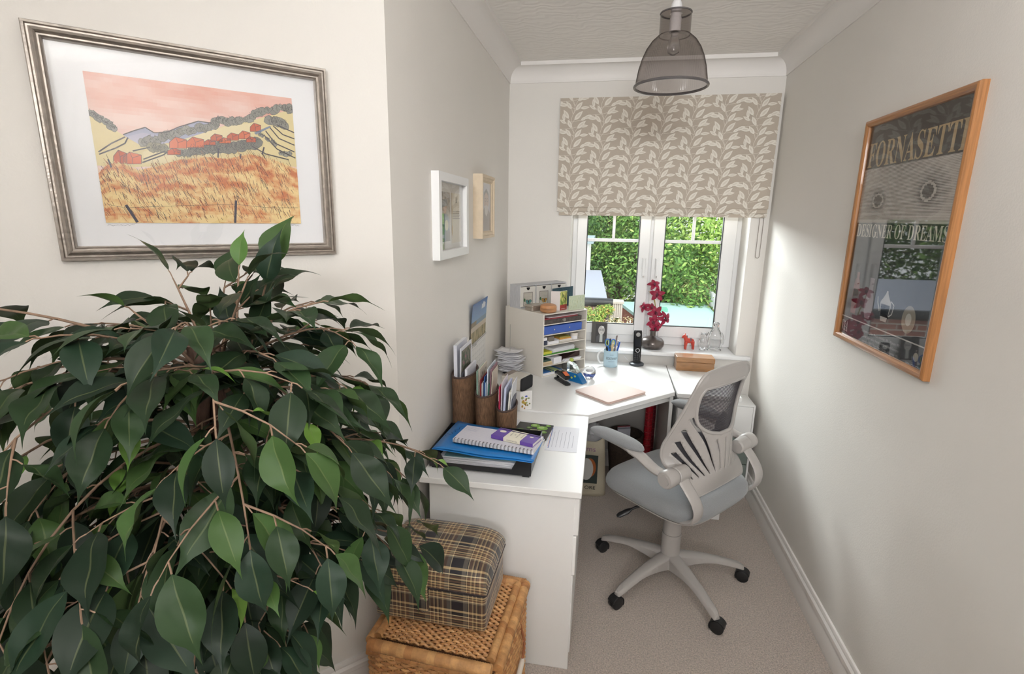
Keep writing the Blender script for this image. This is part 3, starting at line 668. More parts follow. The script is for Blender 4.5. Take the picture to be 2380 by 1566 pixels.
s = MB(); s.lathe([(.013, .19), (.013, .176), (.02, .158), (.024, .14), (.02, .12), (.008, .112)], 24); obj('bulb', s, glassy('bulb_glass', rgb(240, 240, 240), 1.3, .15), t)
s = MB(); s.tube([(0, 0, .3), (.001, 0, .33), (0, 0, CEIL-2.085-.012)], .0035, 8); obj('cable', s, mat('white_plastic'), t)
s = MB(); s.lathe([(.005, CEIL-2.085-.04), (.02, CEIL-2.085-.03), (.042, CEIL-2.085-.006), (.045, CEIL-2.085)], 32); obj('ceiling_rose', s, mat('white_plastic'), t)
# ================================================================== DESKS
DZ, CZ = .72, .725
t = thing('desk', 'white desk with drawers standing end-on against the left wall', 'desk', (0, 0, 0))
obj('desktop', MB().box(LW+.012, -.034, 1.572, 2.262, DZ-.022, DZ), WHITE, t, bevel=.002)
c = MB(); c.box(-.565, -.056, 1.592, 1.61, 0, DZ-.022); obj('end_panel', c, WHITE, t, bevel=.0015)
c = MB(); c.box(-.565, -.06, 1.61, 2.25, .06, DZ-.022); c.box(-.55, -.09, 1.63, 2.24, 0, .06); obj('carcass', c, WHITE, t, bevel=.0015)
for z0, z1, dx in ((.545, .694, 0), (.39, .541, -.006), (.07, .386, -.012)):
    d = obj('drawer', MB().box(-.059, -.04+dx, 1.596, 2.25, z0, z1), WHITE, t, bevel=.002)
t = thing('corner_desk', 'white corner desk holding the laptop, set between the two drawer units', 'desk')
top = [(LW+.01, 2.268), (-.036, 2.268), (.396, 2.69), (.404, 3.215), (LW+.01, 3.215)]
obj('desktop', MB().prism(top, CZ-.022, CZ), WHITE, t, bevel=.002)
d1 = Vector((.432, .422, 0)).normalized(); M = frameM((-.03, 2.29, 0), d1, (-d1.y, d1.x, 0))
obj('front_rail', MB().box(0, .585, .022, .04, CZ-.062, CZ-.022, M=M), WHITE, t, bevel=.0015)
obj('side_panel', MB().box(.372, .39, 2.69, 3.2, 0, CZ-.022), WHITE, t, bevel=.0015)
obj('back_panel', MB().box(LW+.03, .372, 3.2, 3.212, .14, CZ-.022), mat('grey_back_board', rgb(176, 172, 166), .6), t)
t = thing('drawer_unit', 'white drawer unit with a matching top at the right of the corner desk', 'drawers')
obj('unit_top', MB().box(.407, .722, 2.672, 3.215, DZ-.018, DZ+.004), WHITE, t, bevel=.002)
c = MB(); c.box(.414, .7, 2.7, 3.2, .07, DZ-.018); c.box(.42, .69, 2.72, 3.19, 0, .07); obj('carcass', c, WHITE, t, bevel=.0015)
for z0, z1 in ((.52, .697), (.30, .515), (.075, .295)): obj('drawer', MB().box(.416, .698, 2.682, 2.699, z0, z1), WHITE, t, bevel=.002)
t = thing('storage_tower', 'low white storage tower with grey-green drawers beside the right wall', 'storage')
c = MB(); c.box(.735, .745, 3.0, 3.2, .135, .574); c.box(.879, .889, 3.0, 3.2, .0, .574); c.box(.745, .879, 3.0, 3.2, .566, .574); c.box(.745, .879, 3.19, 3.2, .0, .566); c.box(.735, .745, 3.0, 3.2, 0, .14); c.box(.745, .879, 3.0, 3.19, 0, .02); c.box(.745, .879, 3.0, 3.19, .38, .386)
obj('carcass', c, WHITE, t, bevel=.001)
GG = mat('grey_green_board', rgb(120, 130, 124), .5)
obj('drawer', MB().box(.746, .878, 3.002, 3.18, .388, .564), WHITE, t, bevel=.001)
for z0, z1 in ((.21, .378), (.03, .205)): obj('drawer', MB().box(.746, .878, 3.004, 3.18, z0, z1), GG, t, bevel=.001)

# ================================================================== FRONT OF THE LEFT DESK
def sheet(w, h, th=.0008, c=None): return MB().box(-w/2, w/2, -h/2, h/2, 0, th, c)
tx, ty = -.394, 1.772
t = thing('letter_tray', 'black plastic letter tray full of papers at the near end of desk', 'tray', (tx, ty, DZ), R(-1))
c = MB(); c.box(-.18, .18, -.13, .13, .008, .012); obj('tray_floor', c, BLACKP, t, bevel=.001)
c = MB(); a = .183
for sx in (-1, 1): c.add([(sx*a, -.133, .008), (sx*(a-.003), -.133, .008), (sx*(a-.003), .133, .008), (sx*a, .133, .008), (sx*(a+.003), -.134, .066), (sx*a, -.134, .066), (sx*a, .134, .066), (sx*(a+.003), .134, .066)], [(0, 1, 2, 3), (4, 5, 6, 7), (0, 1, 5, 4), (1, 2, 6, 5), (2, 3, 7, 6), (3, 0, 4, 7)])
c.box(-.183, .183, .13, .133, .008, .066)
c.prism([(-.184, .008), (.184, .008), (.186, .066), (.135, .066), (.115, .026), (-.125, .026), (-.145, .066), (-.186, .066)], 0, .003, M=frameM((0, -.131, 0), (1, 0, 0), (0, 0, 1)))
obj('tray_wall', c, BLACKP, t, ang=30)
for sx in (-1, 1):
    for sy in (-1, 1): obj('foot', MB().box(sx*.165-.012, sx*.165+.012, sy*.115-.012, sy*.115+.012, 0, .008), BLACKP, t)
rnd = random.Random(7); z = DZ+.0125
for k in range(9):
    th = .0030
    o = single('paper_sheet', sheet(.295, .2, th, None), PAPER, 'white paper lying in the black letter tray', 'paper', (tx+rnd.uniform(-.006, .006), ty+rnd.uniform(-.006, .004)-.008, z), R(rnd.uniform(-2.5, 2.5)), 'papers in the letter tray'); z += th+.0002
single('printed_leaflet', sheet(.26, .19, .002), mat('teal_paper', rgb(120, 160, 160), .5), 'teal leaflet on top of papers inside the black tray', 'leaflet', (tx-.01, ty-.012, z), R(2)); z += .0026
# blue folder, notebook, banded book
zf = DZ+.0745
BLUEF = mat('blue_plastic_film', rgb(24, 120, 196), .28, coat=.3)
q = [atz(x, y, zf+.001) for x, y in ((1003, 1043), (1237, 1076), (1262, 1020), (1062, 980))]
c = MB(); n = 12
def fold(u, v):
    a = q[0].lerp(q[1], u); b = q[3].lerp(q[2], u); p = a.lerp(b, v)
    return (p.x, p.y, zf+.004*math.sin(PI*u)*(1-v)-.006*(1-v)**4*math.sin(PI*u)+.002*math.sin(9*u+3*v))
c.grid(fold, n, n); g = MB(); g.grid(lambda u, v: Vector(fold(u, v))+Vector((.004, .002, .004+.003*math.sin(3*u))), n, n)
t = thing('document_folder', 'bright blue plastic folder lying across the black letter tray', 'folder')
obj('back_cover', c, BLUEF, t, solid=.001); obj('front_cover', g, BLUEF, t, solid=.001)
wr = MB(); wr.stroke([(-.05, 0), (-.045, .014), (-.03, .01), (-.034, -.006), (-.02, -.008), (-.012, .004), (0, -.006), (.012, .006), (.024, -.006), (.04, .004), (.06, -.002)], .0016, 0, rgb(14, 44, 92))
wM = T(q[0].lerp(q[3], .55).x+.03, q[0].lerp(q[3], .55).y+.005, zf+.0095, R(70)); w2 = MB(); w2.v = [wM @ Vector(p) for p in wr.v]; w2.f = wr.f; w2.mi = wr.mi; w2.c = wr.c
obj('handwriting', w2, PRINT, t, flat=True)
zn = zf+.014
q = [atz(x, y, zn+.012) for x, y in ((1055, 1020), (1243, 1050), (1257, 1014), (1086, 988))]
ux = (q[1]-q[0]); uy = (q[3]-q[0]); nw = ux.length; ux.normalize(); nh = (q[3]-q[0]).length*.98; ang = math.atan2(ux.y, ux.x)
c0 = (q[0]+q[1]+q[2]+q[3])/4
t = thing('spiral_notebook', 'thick wire-bound notebook with lined pages on the blue folder', 'notebook', (c0.x, c0.y, zn), ang)
obj('page_block', MB().box(-nw/2, nw/2, -nh/2, nh/2, 0, .012), mat('page_edges', rgb(226, 224, 226), .7, var=.05, vscale=60, stretch=(1, 1, 40)), t)
c = MB(); c.box(-nw/2, nw/2, -nh/2, nh/2, .0122, .0126, rgb(224, 222, 230))
for k in range(17):
    y = -nh/2+.014+(nh-.02)*k/16; c.stroke([(-nw/2, y), (nw/2, y)], .0006, .0129, rgb(170, 176, 205))
for k in range(5):
    y = nh/2-.012-k*.008; c.stroke([(-nw/2+.005+.004*i, y+rnd.uniform(-.0012, .0012)) for i in range(14)], .0006, .0131, rgb(70, 80, 150))
obj('top_page', c, PRINT, t, flat=True, recalc=False)
for k in range(22):
    x = -nw/2+.008+(nw-.016)*k/21; c = MB()
    for dx in (-.0014, .0014): c.tube([(x+dx, -nh/2+.004+.0095*math.cos(a), .006+.0095*math.sin(a)) for a in (2*PI*i/12 for i in range(12))], .0006, 5, closed=True)
    obj('wire_loop', c, mat('dark_wire', rgb(60, 60, 64), .3, metal=.8), t)
q = [atz(x, y, zn+.0135+.008) for x, y in ((1146, 1014), (1243, 1036), (1252, 1012), (1160, 1000))]
bl = (q[1]-q[0]); bwid = bl.length; ba = math.atan2(bl.y, bl.x); bh = .075; c0 = (q[0]+q[1]+q[2]+q[3])/4
t = thing('small_book', 'purple and cream banded notebook on top of the wire-bound notebook', 'book', (c0.x, c0.y, zn+.0136), ba)
PUR = rgb(100, 70, 160); CRE = rgb(228, 222, 204)
obj('page_block', MB().box(-bwid/2+.002, bwid/2-.001, -bh/2+.003, bh/2-.002, .0012, .012), mat('page_edges'), t)
c = MB()
for x0, x1, cc in ((-bwid/2, -bwid*.2, PUR), (-bwid*.2, bwid*.2, CRE), (bwid*.2, bwid/2, PUR)):
    c.box(x0, x1, -bh/2, bh/2, .012, .0134, cc); c.box(x0, x1, -bh/2, -bh/2+.0015, 0, .012, cc); c.box(x0, x1, -bh/2, bh/2, 0, .0012, cc)
ell(c, -bwid*.35, .01, .013, .009, .01365, CRE); 
for k, l in enumerate(('A ROOM', 'OF', "ONE'S OWN")): words(c, l, None, .0055, rgb(60, 52, 60), T(-bwid*.11+.013*k, .004, .01365, R(-90)), mi=0)
words(c, 'VIRGINIA WOOLF', .034, .0045, rgb(60, 52, 60), T(bwid*.15, .004, .01365, R(-90)))
words(c, "A ROOM OF ONE'S OWN", .042, .005, rgb(60, 52, 60), frameM((0, -bh/2-.0002, .0065), (1, 0, 0), (0, 0, 1)))
ell(c, bwid*.34, .012, .008, .004, .01365, CRE)
obj('cover', c, PRINT, t, flat=True, recalc=False)
obj('elastic_band', MB().box(-bwid/2-.001, bwid/2+.001, bh/2-.012, bh/2-.007, .0134, .0142), mat('purple_elastic', rgb(52, 40, 84), .7), t)
# loose printed matter behind the tray
def flat_on(z, pts):
    q = [atz(x, y, z) for x, y in pts]; u = ((q[1]-q[0])+(q[2]-q[3]))/2; v = ((q[3]-q[0])+(q[2]-q[1]))/2; c = (q[0]+q[1]+q[2]+q[3])/4
    return c, math.atan2(u.y, u.x), u.length, v.length
c0, a, w, h = flat_on(DZ, ((1262, 1046), (1338, 1052), (1349, 996), (1283, 990)))
c = MB(); c.box(-w/2, w/2, -h/2, h/2, 0, .0008, rgb(226, 226, 234)); 
for k in range(9): x = w/2-.02-.016*k; c.stroke([(x, -h/2+.03+rnd.uniform(0, .01)), (x, h/2-.04-rnd.uniform(0, .05))], .0014, .001, rgb(150, 150, 165) if k != 6 else rgb(216, 140, 90))
c.stroke([(-w/2+.012, -h/2+.02), (-w/2+.012, h/2-.02)], .003, .001, rgb(90, 110, 170))
single('printed_sheet', c, PRINT, 'white printed sheet lying flat near the right edge of the desk', 'paper', (c0.x, c0.y, DZ+.0004), a, flat=True, recalc=False)
c0, a, w, h = flat_on(DZ, ((1168, 1012), (1246, 1024), (1262, 984), (1196, 974)))
c = MB(); c.box(-w/2, w/2, -h/2, h/2, 0, .0008, rgb(228, 228, 232))
for k, cc in enumerate((rgb(40, 40, 40), rgb(60, 70, 110), rgb(200, 60, 60), rgb(220, 190, 110), rgb(220, 170, 140))):
    ell(c, -w*.1+.016*k, h*.1, .0035, .0035, .001, cc); c.stroke([(-w*.1+.016*k, h*.14), (-w*.1+.016*k, h*.4)], .0012, .001, rgb(170, 170, 176))
for k in range(4): c.stroke([(-w*.42+.012*k, -h*.2), (-w*.42+.012*k, h*.2)], .001, .001, rgb(150, 150, 165))
single('colour_chart_sheet', c, PRINT, 'white sheet with a row of coloured dots behind the tray', 'paper', (c0.x-.0, c0.y, DZ+.0004), a, flat=True, recalc=False)
c0, a, w, h = flat_on(DZ+.008, ((1186, 1005), (1272, 1028), (1280, 982), (1214, 983)))
c = MB(); w, h = .15, .15; c.box(-w/2, w/2, -h/2, h/2, 0, .006, rgb(20, 22, 20))
for (x, y, r, k) in ((-.05, -.02, .022, .7), (.0, -.03, .016, .5), (.035, .03, .024, .9), (.05, -.01, .014, .6), (.0, .05, .02, .8), (-.02, .02, .012, .4), (.055, .06, .012, .7)):
    ell(c, x, y, r, r*.9, .0063, mixc(rgb(30, 60, 20), rgb(126, 178, 62), k)); ell(c, x-.2*r, y+.2*r, r*.55, r*.5, .0066, mixc(rgb(60, 100, 40), rgb(176, 210, 120), k))
c.stroke([(-.01, 0), (.02, .005), (.04, -.002)], .005, .0068, rgb(206, 210, 150)); c.poly([(.0, -.012, .0068), (.035, -.02, .0068), (.03, -.035, .0068)], rgb(170, 200, 90))
c.poly([(.05, -.07, .0069), (.062, -.07, .0069), (.064, -.045, .0069), (.052, -.045, .0069)], rgb(40, 42, 40))
t = thing('gift_bag', 'small black paper bag printed with green apples behind the tray', 'bag', (c0.x+.0, c0.y, DZ+.0016), R(-6)); obj('bag_body', c, GLOSSP, t, flat=True, recalc=False)
c = MB(); c.tube(spline([(.045, -.075, .004), (.05, -.095, .006), (.066, -.1, .008), (.07, -.078, .006)]), .0018, 6); obj('bag_handle', c, PAPER, t)
# standing greeting card at the foot of the small basket
p = atz(1206, 973, DZ); c = MB()
def card(w, h, c_front, c_in, ang=25, detail=None):
    mb = MB()
    for sg in (-1, 1):
        M_ = T(0, 0, 0, R(sg*ang)); x0, x1 = (0, w) if sg > 0 else (-w, 0)
        mb.box(x0, x1, -.0004, .0004, 0, h, c_in, M=M_)
    M_ = frameM(Matrix.Rotation(R(ang), 3, 'Z') @ Vector((0, -.0006, 0)), (math.cos(R(ang)), math.sin(R(ang)), 0), (0, 0, 1))
    if detail: detail(mb, M_)
    return mb
def flowers(mb, M_):
    for k in range(16):
        x, z = rnd.uniform(.008, .05), rnd.uniform(.01, .07); ell2(mb, x, z, rnd.uniform(.003, .008), rnd.uniform(.003, .008), M_, rnd.choice((rgb(196, 170, 80), rgb(120, 120, 60), rgb(176, 120, 60), rgb(150, 160, 110))))
    ell2(mb, .03, .07, .007, .004, M_, rgb(60, 80, 170))
def ell2(mb, cx, cy, a, b, M_, c, off=.0004, n=14): mb.add([(cx+a*math.cos(2*PI*i/n), cy+b*math.sin(2*PI*i/n), off) for i in range(n)], [tuple(range(n))], c, 0, M_)
single('greeting_card', card(.06, .095, None, rgb(226, 224, 222), 28, flowers), PRINT, 'small flower card standing beside the shortest woven basket', 'card', (-.352, 2.262, DZ), R(4), flat=True, recalc=False)

# ================================================================== woven oval holders and what they hold
WOV = mat('brown_woven_reed', rgb(122, 92, 68), .8, var=.5, vscale=55, stretch=(6, 6, .7), bump=.5, bscale=140, detail=5)
BINDM = mat('brown_cloth_binding', rgb(84, 66, 60), .8)
def basket(x, y, a, b, h, label, rz=0):
    t = thing('reed_basket', label, 'basket', (x, y, DZ), rz)
    N = 96; v = []; f = []
    def rr(u): k = 1+.006*(1 if int(u*N) % 2 else -1); return k
    for j in range(7):
        z = h*j/6; g = .94+.06*j/6
        for i in range(N):
            A = 2*PI*i/N; k = (1+.007*(1 if i % 2 else -1))*g; v.append((b*k*math.cos(A), a*k*math.sin(A), z))
    for j in range(6):
        for i in range(N): f.append((j*N+i, j*N+(i+1) % N, (j+1)*N+(i+1) % N, (j+1)*N+i))
    mb = MB().add(v, f); obj('woven_wall', mb, WOV, t, ang=60, solid=.003)
    obj('basket_floor', MB().lathe([(.93, .001), (.93, .004)], 40, sx=b, sy=a), BINDM, t)
    c = MB(); c.tube([(b*math.cos(2*PI*i/64), a*math.sin(2*PI*i/64), h) for i in range(64)], .004, 8, closed=True, sx=1.0); obj('rim_binding', c, BINDM, t)
    return t
BK3 = {'tall': (-.552, 2.035, .11, .047, .25), 'mid': (-.457, 2.03, .10, .043, .175), 'low': (-.370, 2.025, .088, .040, .118)}
basket(*BK3['tall'], 'tallest brown woven basket, against the left wall')
basket(*BK3['mid'], 'middle-height brown woven basket between its two neighbours')
basket(*BK3['low'], 'shortest brown woven basket, nearest the desk edge')
def slip(bk, xo, h, th, c, label, name, lean=0, wid=1, yo=0, detail=None, material=None, top=None):
    """upright sheet or book standing in a basket; xo: place across it (-1..1), top: place at the rim"""
    bx, by, a, b, H = BK3[bk]; top = xo if top is None else top
    x0 = xo*b*.74; x1 = top*b*.80; w = 2*a*math.sqrt(max(.05, 1-max(abs(x0/b), abs(x1/b))**2))*.80*wid
    mb = MB(); k = (x1-x0)/(H-.006); Mx = Matrix(((1, 0, k, 0), (0, 1, 0, 0), (0, 0, 1, 0), (0, 0, 0, 1)))
    mb.box(-th/2, th/2, -w/2, w/2, 0, h, c)
    if detail: detail(mb, w, h, th)
    mb.v = [Mx @ p for p in mb.v]
    o = single(name, mb, material or PRINT, label, name.split('_')[-1], (bx+x0, by+yo, DZ+.006), 0, None, flat=True, recalc=False)
    return o
def photo(mb, w, h, th):
    M_ = frameM((th/2+.0003, 0, 0), (0, 1, 0), (0, 0, 1))
    for i in range(10):
        for j in range(12):
            u, v = i/10, j/12; cc = mixc(rgb(70, 84, 60), rgb(140, 130, 120), min(1, max(0, .5+fbm(u*7, v*7, 1, 6)*1.4)))
            if rnd.random() < .1 and .4 < v < .8: cc = rgb(190, 110, 140)
            x0 = -w*.42+w*.84*u; z0 = h*.62+h*.34*v; mb.add([(x0, z0, 0), (x0+w*.084, z0, 0), (x0+w*.084, z0+h*.34/12, 0), (x0, z0+h*.34/12, 0)], [(0, 1, 2, 3)], cc, 0, M_)
slip('tall', -.5, .37, .014, rgb(222, 224, 236), 'thick white plastic-wrapped stationery pack in tallest basket', 'stationery_pack', material=mat('clear_wrapped_paper', rgb(224, 226, 236), .2, coat=.6))
slip('tall', -.05, .36, .003, rgb(226, 226, 234), 'white card with a garden photograph in tallest basket', 'photo_card', top=.05, detail=photo)
slip('tall', .25, .262, .005, rgb(70, 70, 78), 'dark grey booklet in the tallest basket', 'booklet', top=.3)
slip('tall', .55, .272, .010, rgb(232, 232, 240), 'fat white envelope at the front of tallest basket', 'envelope', top=.62)
def dcard(mb, w_, h_, th_):
    M_ = frameM((th_/2+.0003, 0, 0), (0, 1, 0), (0, 0, 1))
    for k in range(6): ell2(mb, rnd.uniform(-w_*.3, w_*.3), rnd.uniform(h_*.75, h_*.96), .005, .005, M_, rgb(90, 70, 60), n=8)
    ell2(mb, w_*.1, h_*.85, .012, .016, M_, rgb(190, 170, 140))
def dpad(mb, w_, h_, th_):
    M_ = frameM((th_/2+.0003, 0, 0), (0, 1, 0), (0, 0, 1))
    for k in range(16): ell2(mb, -w_/2+.004, h_*.5+k*.008, .002, .003, M_, rgb(40, 40, 44), n=8)
for (xo, h, th, c, lab, nm, tp_, wd, yo) in ((-.78, .265, .006, rgb(150, 176, 160), 'pale green spiral pad in the middle basket', 'spiral_pad', -.78, 1, 0), (-.52, .275, .003, rgb(216, 206, 190), 'cream card with dark dots in middle basket', 'greeting_card', -.5, 1, 0), (-.33, .235, .003, rgb(150, 40, 48), 'dark red card in the middle basket', 'greeting_card', -.28, .9, -.008), (-.18, .22, .003, rgb(232, 230, 232), 'white envelope beside the dark red card', 'envelope', -.12, .8, -.012), (0, .245, .003, rgb(52, 96, 160), 'blue card in the middle basket', 'greeting_card', .08, .85, 0), (.16, .222, .003, rgb(170, 190, 214), 'pale blue envelope in the middle basket', 'envelope', .26, .8, -.01), (.30, .28, .003, rgb(216, 222, 232), 'tall white letter in the middle basket', 'letter', .42, .95, .004), (.44, .212, .003, rgb(40, 110, 90), 'narrow dark green card in middle basket', 'greeting_card', .58, .7, -.01), (.58, .275, .003, rgb(150, 110, 120), 'mauve notelet in the middle basket', 'notelet', .72, .95, .004), (.72, .262, .003, rgb(206, 196, 180), 'buff envelope at the edge of middle basket', 'envelope', .86, .95, .004)):
    slip('mid', xo, h, th, c, lab, nm, wid=wd, yo=yo, top=tp_, detail=dpad if 'pad' in nm else dcard if 'card' in nm else None)
for (xo, h, th, c, lab, nm, tp_, wd, yo) in ((-.75, .205, .003, rgb(226, 70, 110), 'hot pink card in the shortest basket', 'greeting_card', -.7, 1, 0), (-.5, .225, .003, rgb(226, 218, 224), 'pinkish white notelet beside the hot pink card', 'notelet', -.4, 1, 0), (-.22, .205, .008, rgb(196, 202, 226), 'pale lilac bundle of envelopes in shortest basket', 'envelope_bundle', -.02, 1, .004), (.08, .175, .003, rgb(60, 60, 66), 'black card in the shortest basket', 'greeting_card', .28, .8, 0), (.30, .185, .006, rgb(230, 226, 216), 'thick ivory card standing in the shortest basket', 'ivory_card', .5, .7, -.01), (.5, .215, .003, rgb(222, 222, 226), 'white receipt book leaning out of shortest basket', 'receipt_book', .7, 1, .01), (.68, .15, .003, rgb(96, 96, 110), 'dark grey wallet in the shortest basket', 'wallet', .86, .9, 0)):
    slip('low', xo, h, th, c, lab, nm, wid=wd, yo=yo, top=tp_)
# ------------------------------------------------------------------ bill spike with receipts, speaker
sx_, sy_ = -.507, 2.845
t = thing('bill_spike', 'thin metal bill spike standing through the pile of receipts', 'spike', (sx_, sy_, CZ))
obj('spike_base', MB().lathe([(.04, 0), (.04, .006), (.006, .01)], 32), DARKG, t); c = MB(); c.tube([(0, 0, .008), (0, 0, .285)], [.0016, .0012], 8); obj('spike_rod', c, mat('steel'), t)
rnd = random.Random(11)
z = CZ+.0105
for k in range(26):
    w, h = rnd.uniform(.10, .145), rnd.uniform(.085, .11); th = .0022; bow = rnd.uniform(.004, .012); ph = rnd.uniform(0, 2*PI)
    mb = MB(); tb = 1 if k > 22 else 0
    def f(u, v): x = (u-.5)*w; y = (v-.5)*h; return (x, y, bow*((u-.5)**2*4*.8+(v-.5)**2*2)+.0016*math.sin(6*u+ph))
    mb.grid(f, 8, 4, rgb(232, 228, 226))
    single('receipt', mb, PAPER, 'curled white receipt in the pile on the bill spike', 'receipt', (sx_+rnd.uniform(-.014, .014)+.008*math.sin(k*.45), sy_+rnd.uniform(-.01, .01), z), R(rnd.uniform(-60, 60)), 'receipts on the bill spike', solid=.0007); z += .0046
q0 = atz(1207, 916, CZ); q1 = atz(1244, 896, CZ); u = (q1-q0); a = math.atan2(u.y, u.x); c0 = (q0+q1)/2
sw, sd, sh = .118, .125, .072
t = thing('speaker', 'small beige speaker with a black front beside the receipts', 'speaker', (c0.x-.5*sd*math.sin(-a)*-1*0+math.cos(a+PI/2)*sd/2, c0.y+math.sin(a+PI/2)*sd/2, CZ+.0005), a)
M = frameM((0, sd/2, sh/2), (1, 0, 0), (0, 0, 1)); pts = rrect(sw, sh, .012)
c = MB(); c.prism(pts, 0, sd-.012, M=M); obj('cabinet', c, mat('beige_speaker_shell', rgb(206, 200, 190), .5), t, bevel=.002)
c = MB(); c.prism(rrect(sw-.004, sh-.004, .012), sd-.012, sd, M=M); obj('grille', c, mat('black_grille', rgb(34, 35, 38), .8, bump=.5, bscale=500), t, bevel=.003)
c = MB(); c.box(-sw/2+.006, sw/2-.006, .03, sd/2-.0, sh, sh+.0012); obj('top_panel', c, mat('taupe_panel', rgb(150, 138, 130), .6), t)
# ================================================================== pigeonhole organiser in the corner
OW, OD, OH = .335, .35, .36
OR = thing('paper_organiser', 'white pigeonhole organiser stacked with papers in the back left corner', 'organiser', (-.313, 2.785, CZ), R(47))
OMAT = mat('off_white_board', rgb(222, 216, 206), .5)
obj('side', MB().box(0, .008, 0, OD, 0, OH), OMAT, OR, bevel=.001); obj('side', MB().box(OW-.008, OW, 0, OD, 0, OH), OMAT, OR, bevel=.001)
obj('top', MB().box(.008, OW-.008, 0, OD, OH-.006, OH), OMAT, OR); obj('base', MB().box(.008, OW-.008, 0, OD, 0, .006), OMAT, OR); obj('back', MB().box(.008, OW-.008, OD-.005, OD, .006, OH-.006), OMAT, OR)
OP = (OH-.006)/6
for k in range(1, 6): obj('shelf', MB().box(.008, OW-.008, .002, OD-.005, OP*k, OP*k+.005), OMAT, OR)
OM = T(-.313, 2.785, CZ, R(47))
def inorg(name, mb, m_, label, cat, x, y, z, rz=0, group=None, **k):
    p = OM @ Vector((x, y, z)); return single(name, mb, m_, label, cat, p, R(47)+rz, group, **k)
def oshelf(k): return OP*k+.0052
z = oshelf(5)
c = MB(); c.box(0, .285, 0, .21, 0, .026)
t = thing('ornate_box', 'flat dark carved box on the top shelf of the organiser', 'box', OM @ Vector((.012, .006, z)), R(47)); obj('box_body', c, mat('dark_carved', rgb(78, 70, 66), .6, bump=.8, bscale=90, var=.3, vscale=60), t, bevel=.002)
c = MB(); c.ball((.15, 0, .013), .012, 14, sc=(1, .3, .9)); c.tube([(.13+.02*i/8, -.002, .013+.006*math.sin(PI*i/8)) for i in range(9)], .0016, 6); obj('clasp', c, mat('pewter', rgb(150, 146, 140), .35, metal=.8), t)
inorg('red_folder', MB().box(0, .255, 0, .22, 0, .005), mat('red_card', rgb(140, 48, 56), .6), 'dark red folder lying on the carved box', 'folder', .012, .004, z+.0265, R(1))
inorg('magazine', MB().box(0, .23, 0, .2, 0, .004), mat('pale_pink_paper', rgb(214, 200, 202), .6), 'thin pale magazine above the red folder', 'magazine', .05, .012, z+.032, R(1.5))
z = oshelf(4)
t = thing('box_file', 'blue flat box file with two studs in the organiser', 'box', OM @ Vector((.012, .006, z)), R(47)); obj('box_body', MB().box(0, .29, 0, .22, 0, .046), mat('blue_board', rgb(56, 92, 178), .35), t, bevel=.003)
for x in (.075, .19): c = MB(); c.tube([(x, -.003, .025), (x, .001, .025)], .004, 12); obj('stud', c, mat('steel'), t)
z = oshelf(3)
t = thing('ink_box', 'small navy box with a white lid in the organiser', 'box', OM @ Vector((.010, .01, z)), R(47)); obj('box_body', MB().box(0, .03, 0, .06, 0, .026), mat('navy_card', rgb(56, 62, 82), .6), t); obj('box_lid', MB().box(-.0005, .0305, 0, .06, .0262, .042), PAPER, t)
t = thing('card_tray', 'shallow cream tray holding a grey tin in the organiser', 'tray', OM @ Vector((.046, .008, z)), R(47)); obj('tray_body', MB().box(0, .08, 0, .06, 0, .003).box(0, .002, 0, .06, .003, .022).box(.078, .08, 0, .06, .003, .022).box(.002, .078, 0, .002, .003, .017), PAPER, t)
inorg('small_tin', MB().box(0, .045, 0, .05, 0, .04), mat('grey_tin', rgb(120, 112, 104), .4, metal=.4), 'small grey tin sitting in the cream tray', 'tin', .052, .014, z+.0032, bevel=.003)
for k, (cc, lab) in enumerate(((rgb(214, 208, 200), 'cream note pad at the bottom of pad pile'), (rgb(232, 228, 222), 'white note pad in the middle of pad pile'), (rgb(206, 150, 70), 'orange note pad on top of pad pile'), (rgb(150, 140, 70), 'olive slip lying on the orange note pad'))):
    w_ = .11-.012*k; inorg('note_pad', MB().box(0, w_, 0, .075, 0, .007, cc), PRINT, lab, 'pad', .132+.006*k, .01+.006*k, z+.0072*k, R(5-4*k), flat=True)
c = MB(); c.lathe([(.02, 0), (.02, .034)], 28); c.lathe([(.0205, .016), (.0205, .018)], 28, mi=1)
t = thing('tape_roll', 'round white pot at the right of the organiser shelf', 'pot', OM @ Vector((.278, .045, z)), R(47)); obj('pot_body', MB().lathe([(.022, 0), (.022, .02)], 28), PAPER, t); obj('pot_lid', MB().lathe([(.023, .0205), (.023, .036)], 28), mat('cream_lid', rgb(226, 220, 212), .5), t)
z = oshelf(2)
inorg('green_folder', MB().box(0, .27, 0, .23, 0, .006), mat('green_card', rgb(70, 140, 56), .6), 'bright green folder lying in the organiser', 'folder', .012, .003, z)
inorg('yellow_pad', MB().box(0, .06, 0, .08, 0, .014), mat('yellow_paper', rgb(206, 206, 70), .6), 'yellow sticky pad on the green folder', 'pad', .012, .005, z+.0062, R(-2), bevel=.001)
for k in range(6): inorg('filed_paper', MB().box(0, .18, 0, .2, 0, .003), PAPER, 'white paper in the pile on the green folder', 'paper', .085+.004*(k % 3), .012+.003*(k % 2), z+.0064+.0035*k, R(2+2*(k % 3)), 'papers on the green folder')
z = oshelf(1)
for k, (cc, lab) in enumerate(((rgb(206, 184, 150), 'buff book at the bottom left of the organiser'), (rgb(214, 196, 160), 'tan book between buff and green books'), (rgb(56, 84, 74), 'dark green book on two buff books'))):
    inorg('book', MB().box(0, .07-.004*k, 0, .16, 0, .010, cc), PRINT, lab, 'book', .012, .005+.003*k, z+.0104*k, flat=True, bevel=.001)
inorg('white_box', MB().box(0, .062, 0, .12, 0, .036), PAPER, 'plain white card box in the organiser', 'box', .09, .004, z, R(3), bevel=.0015)
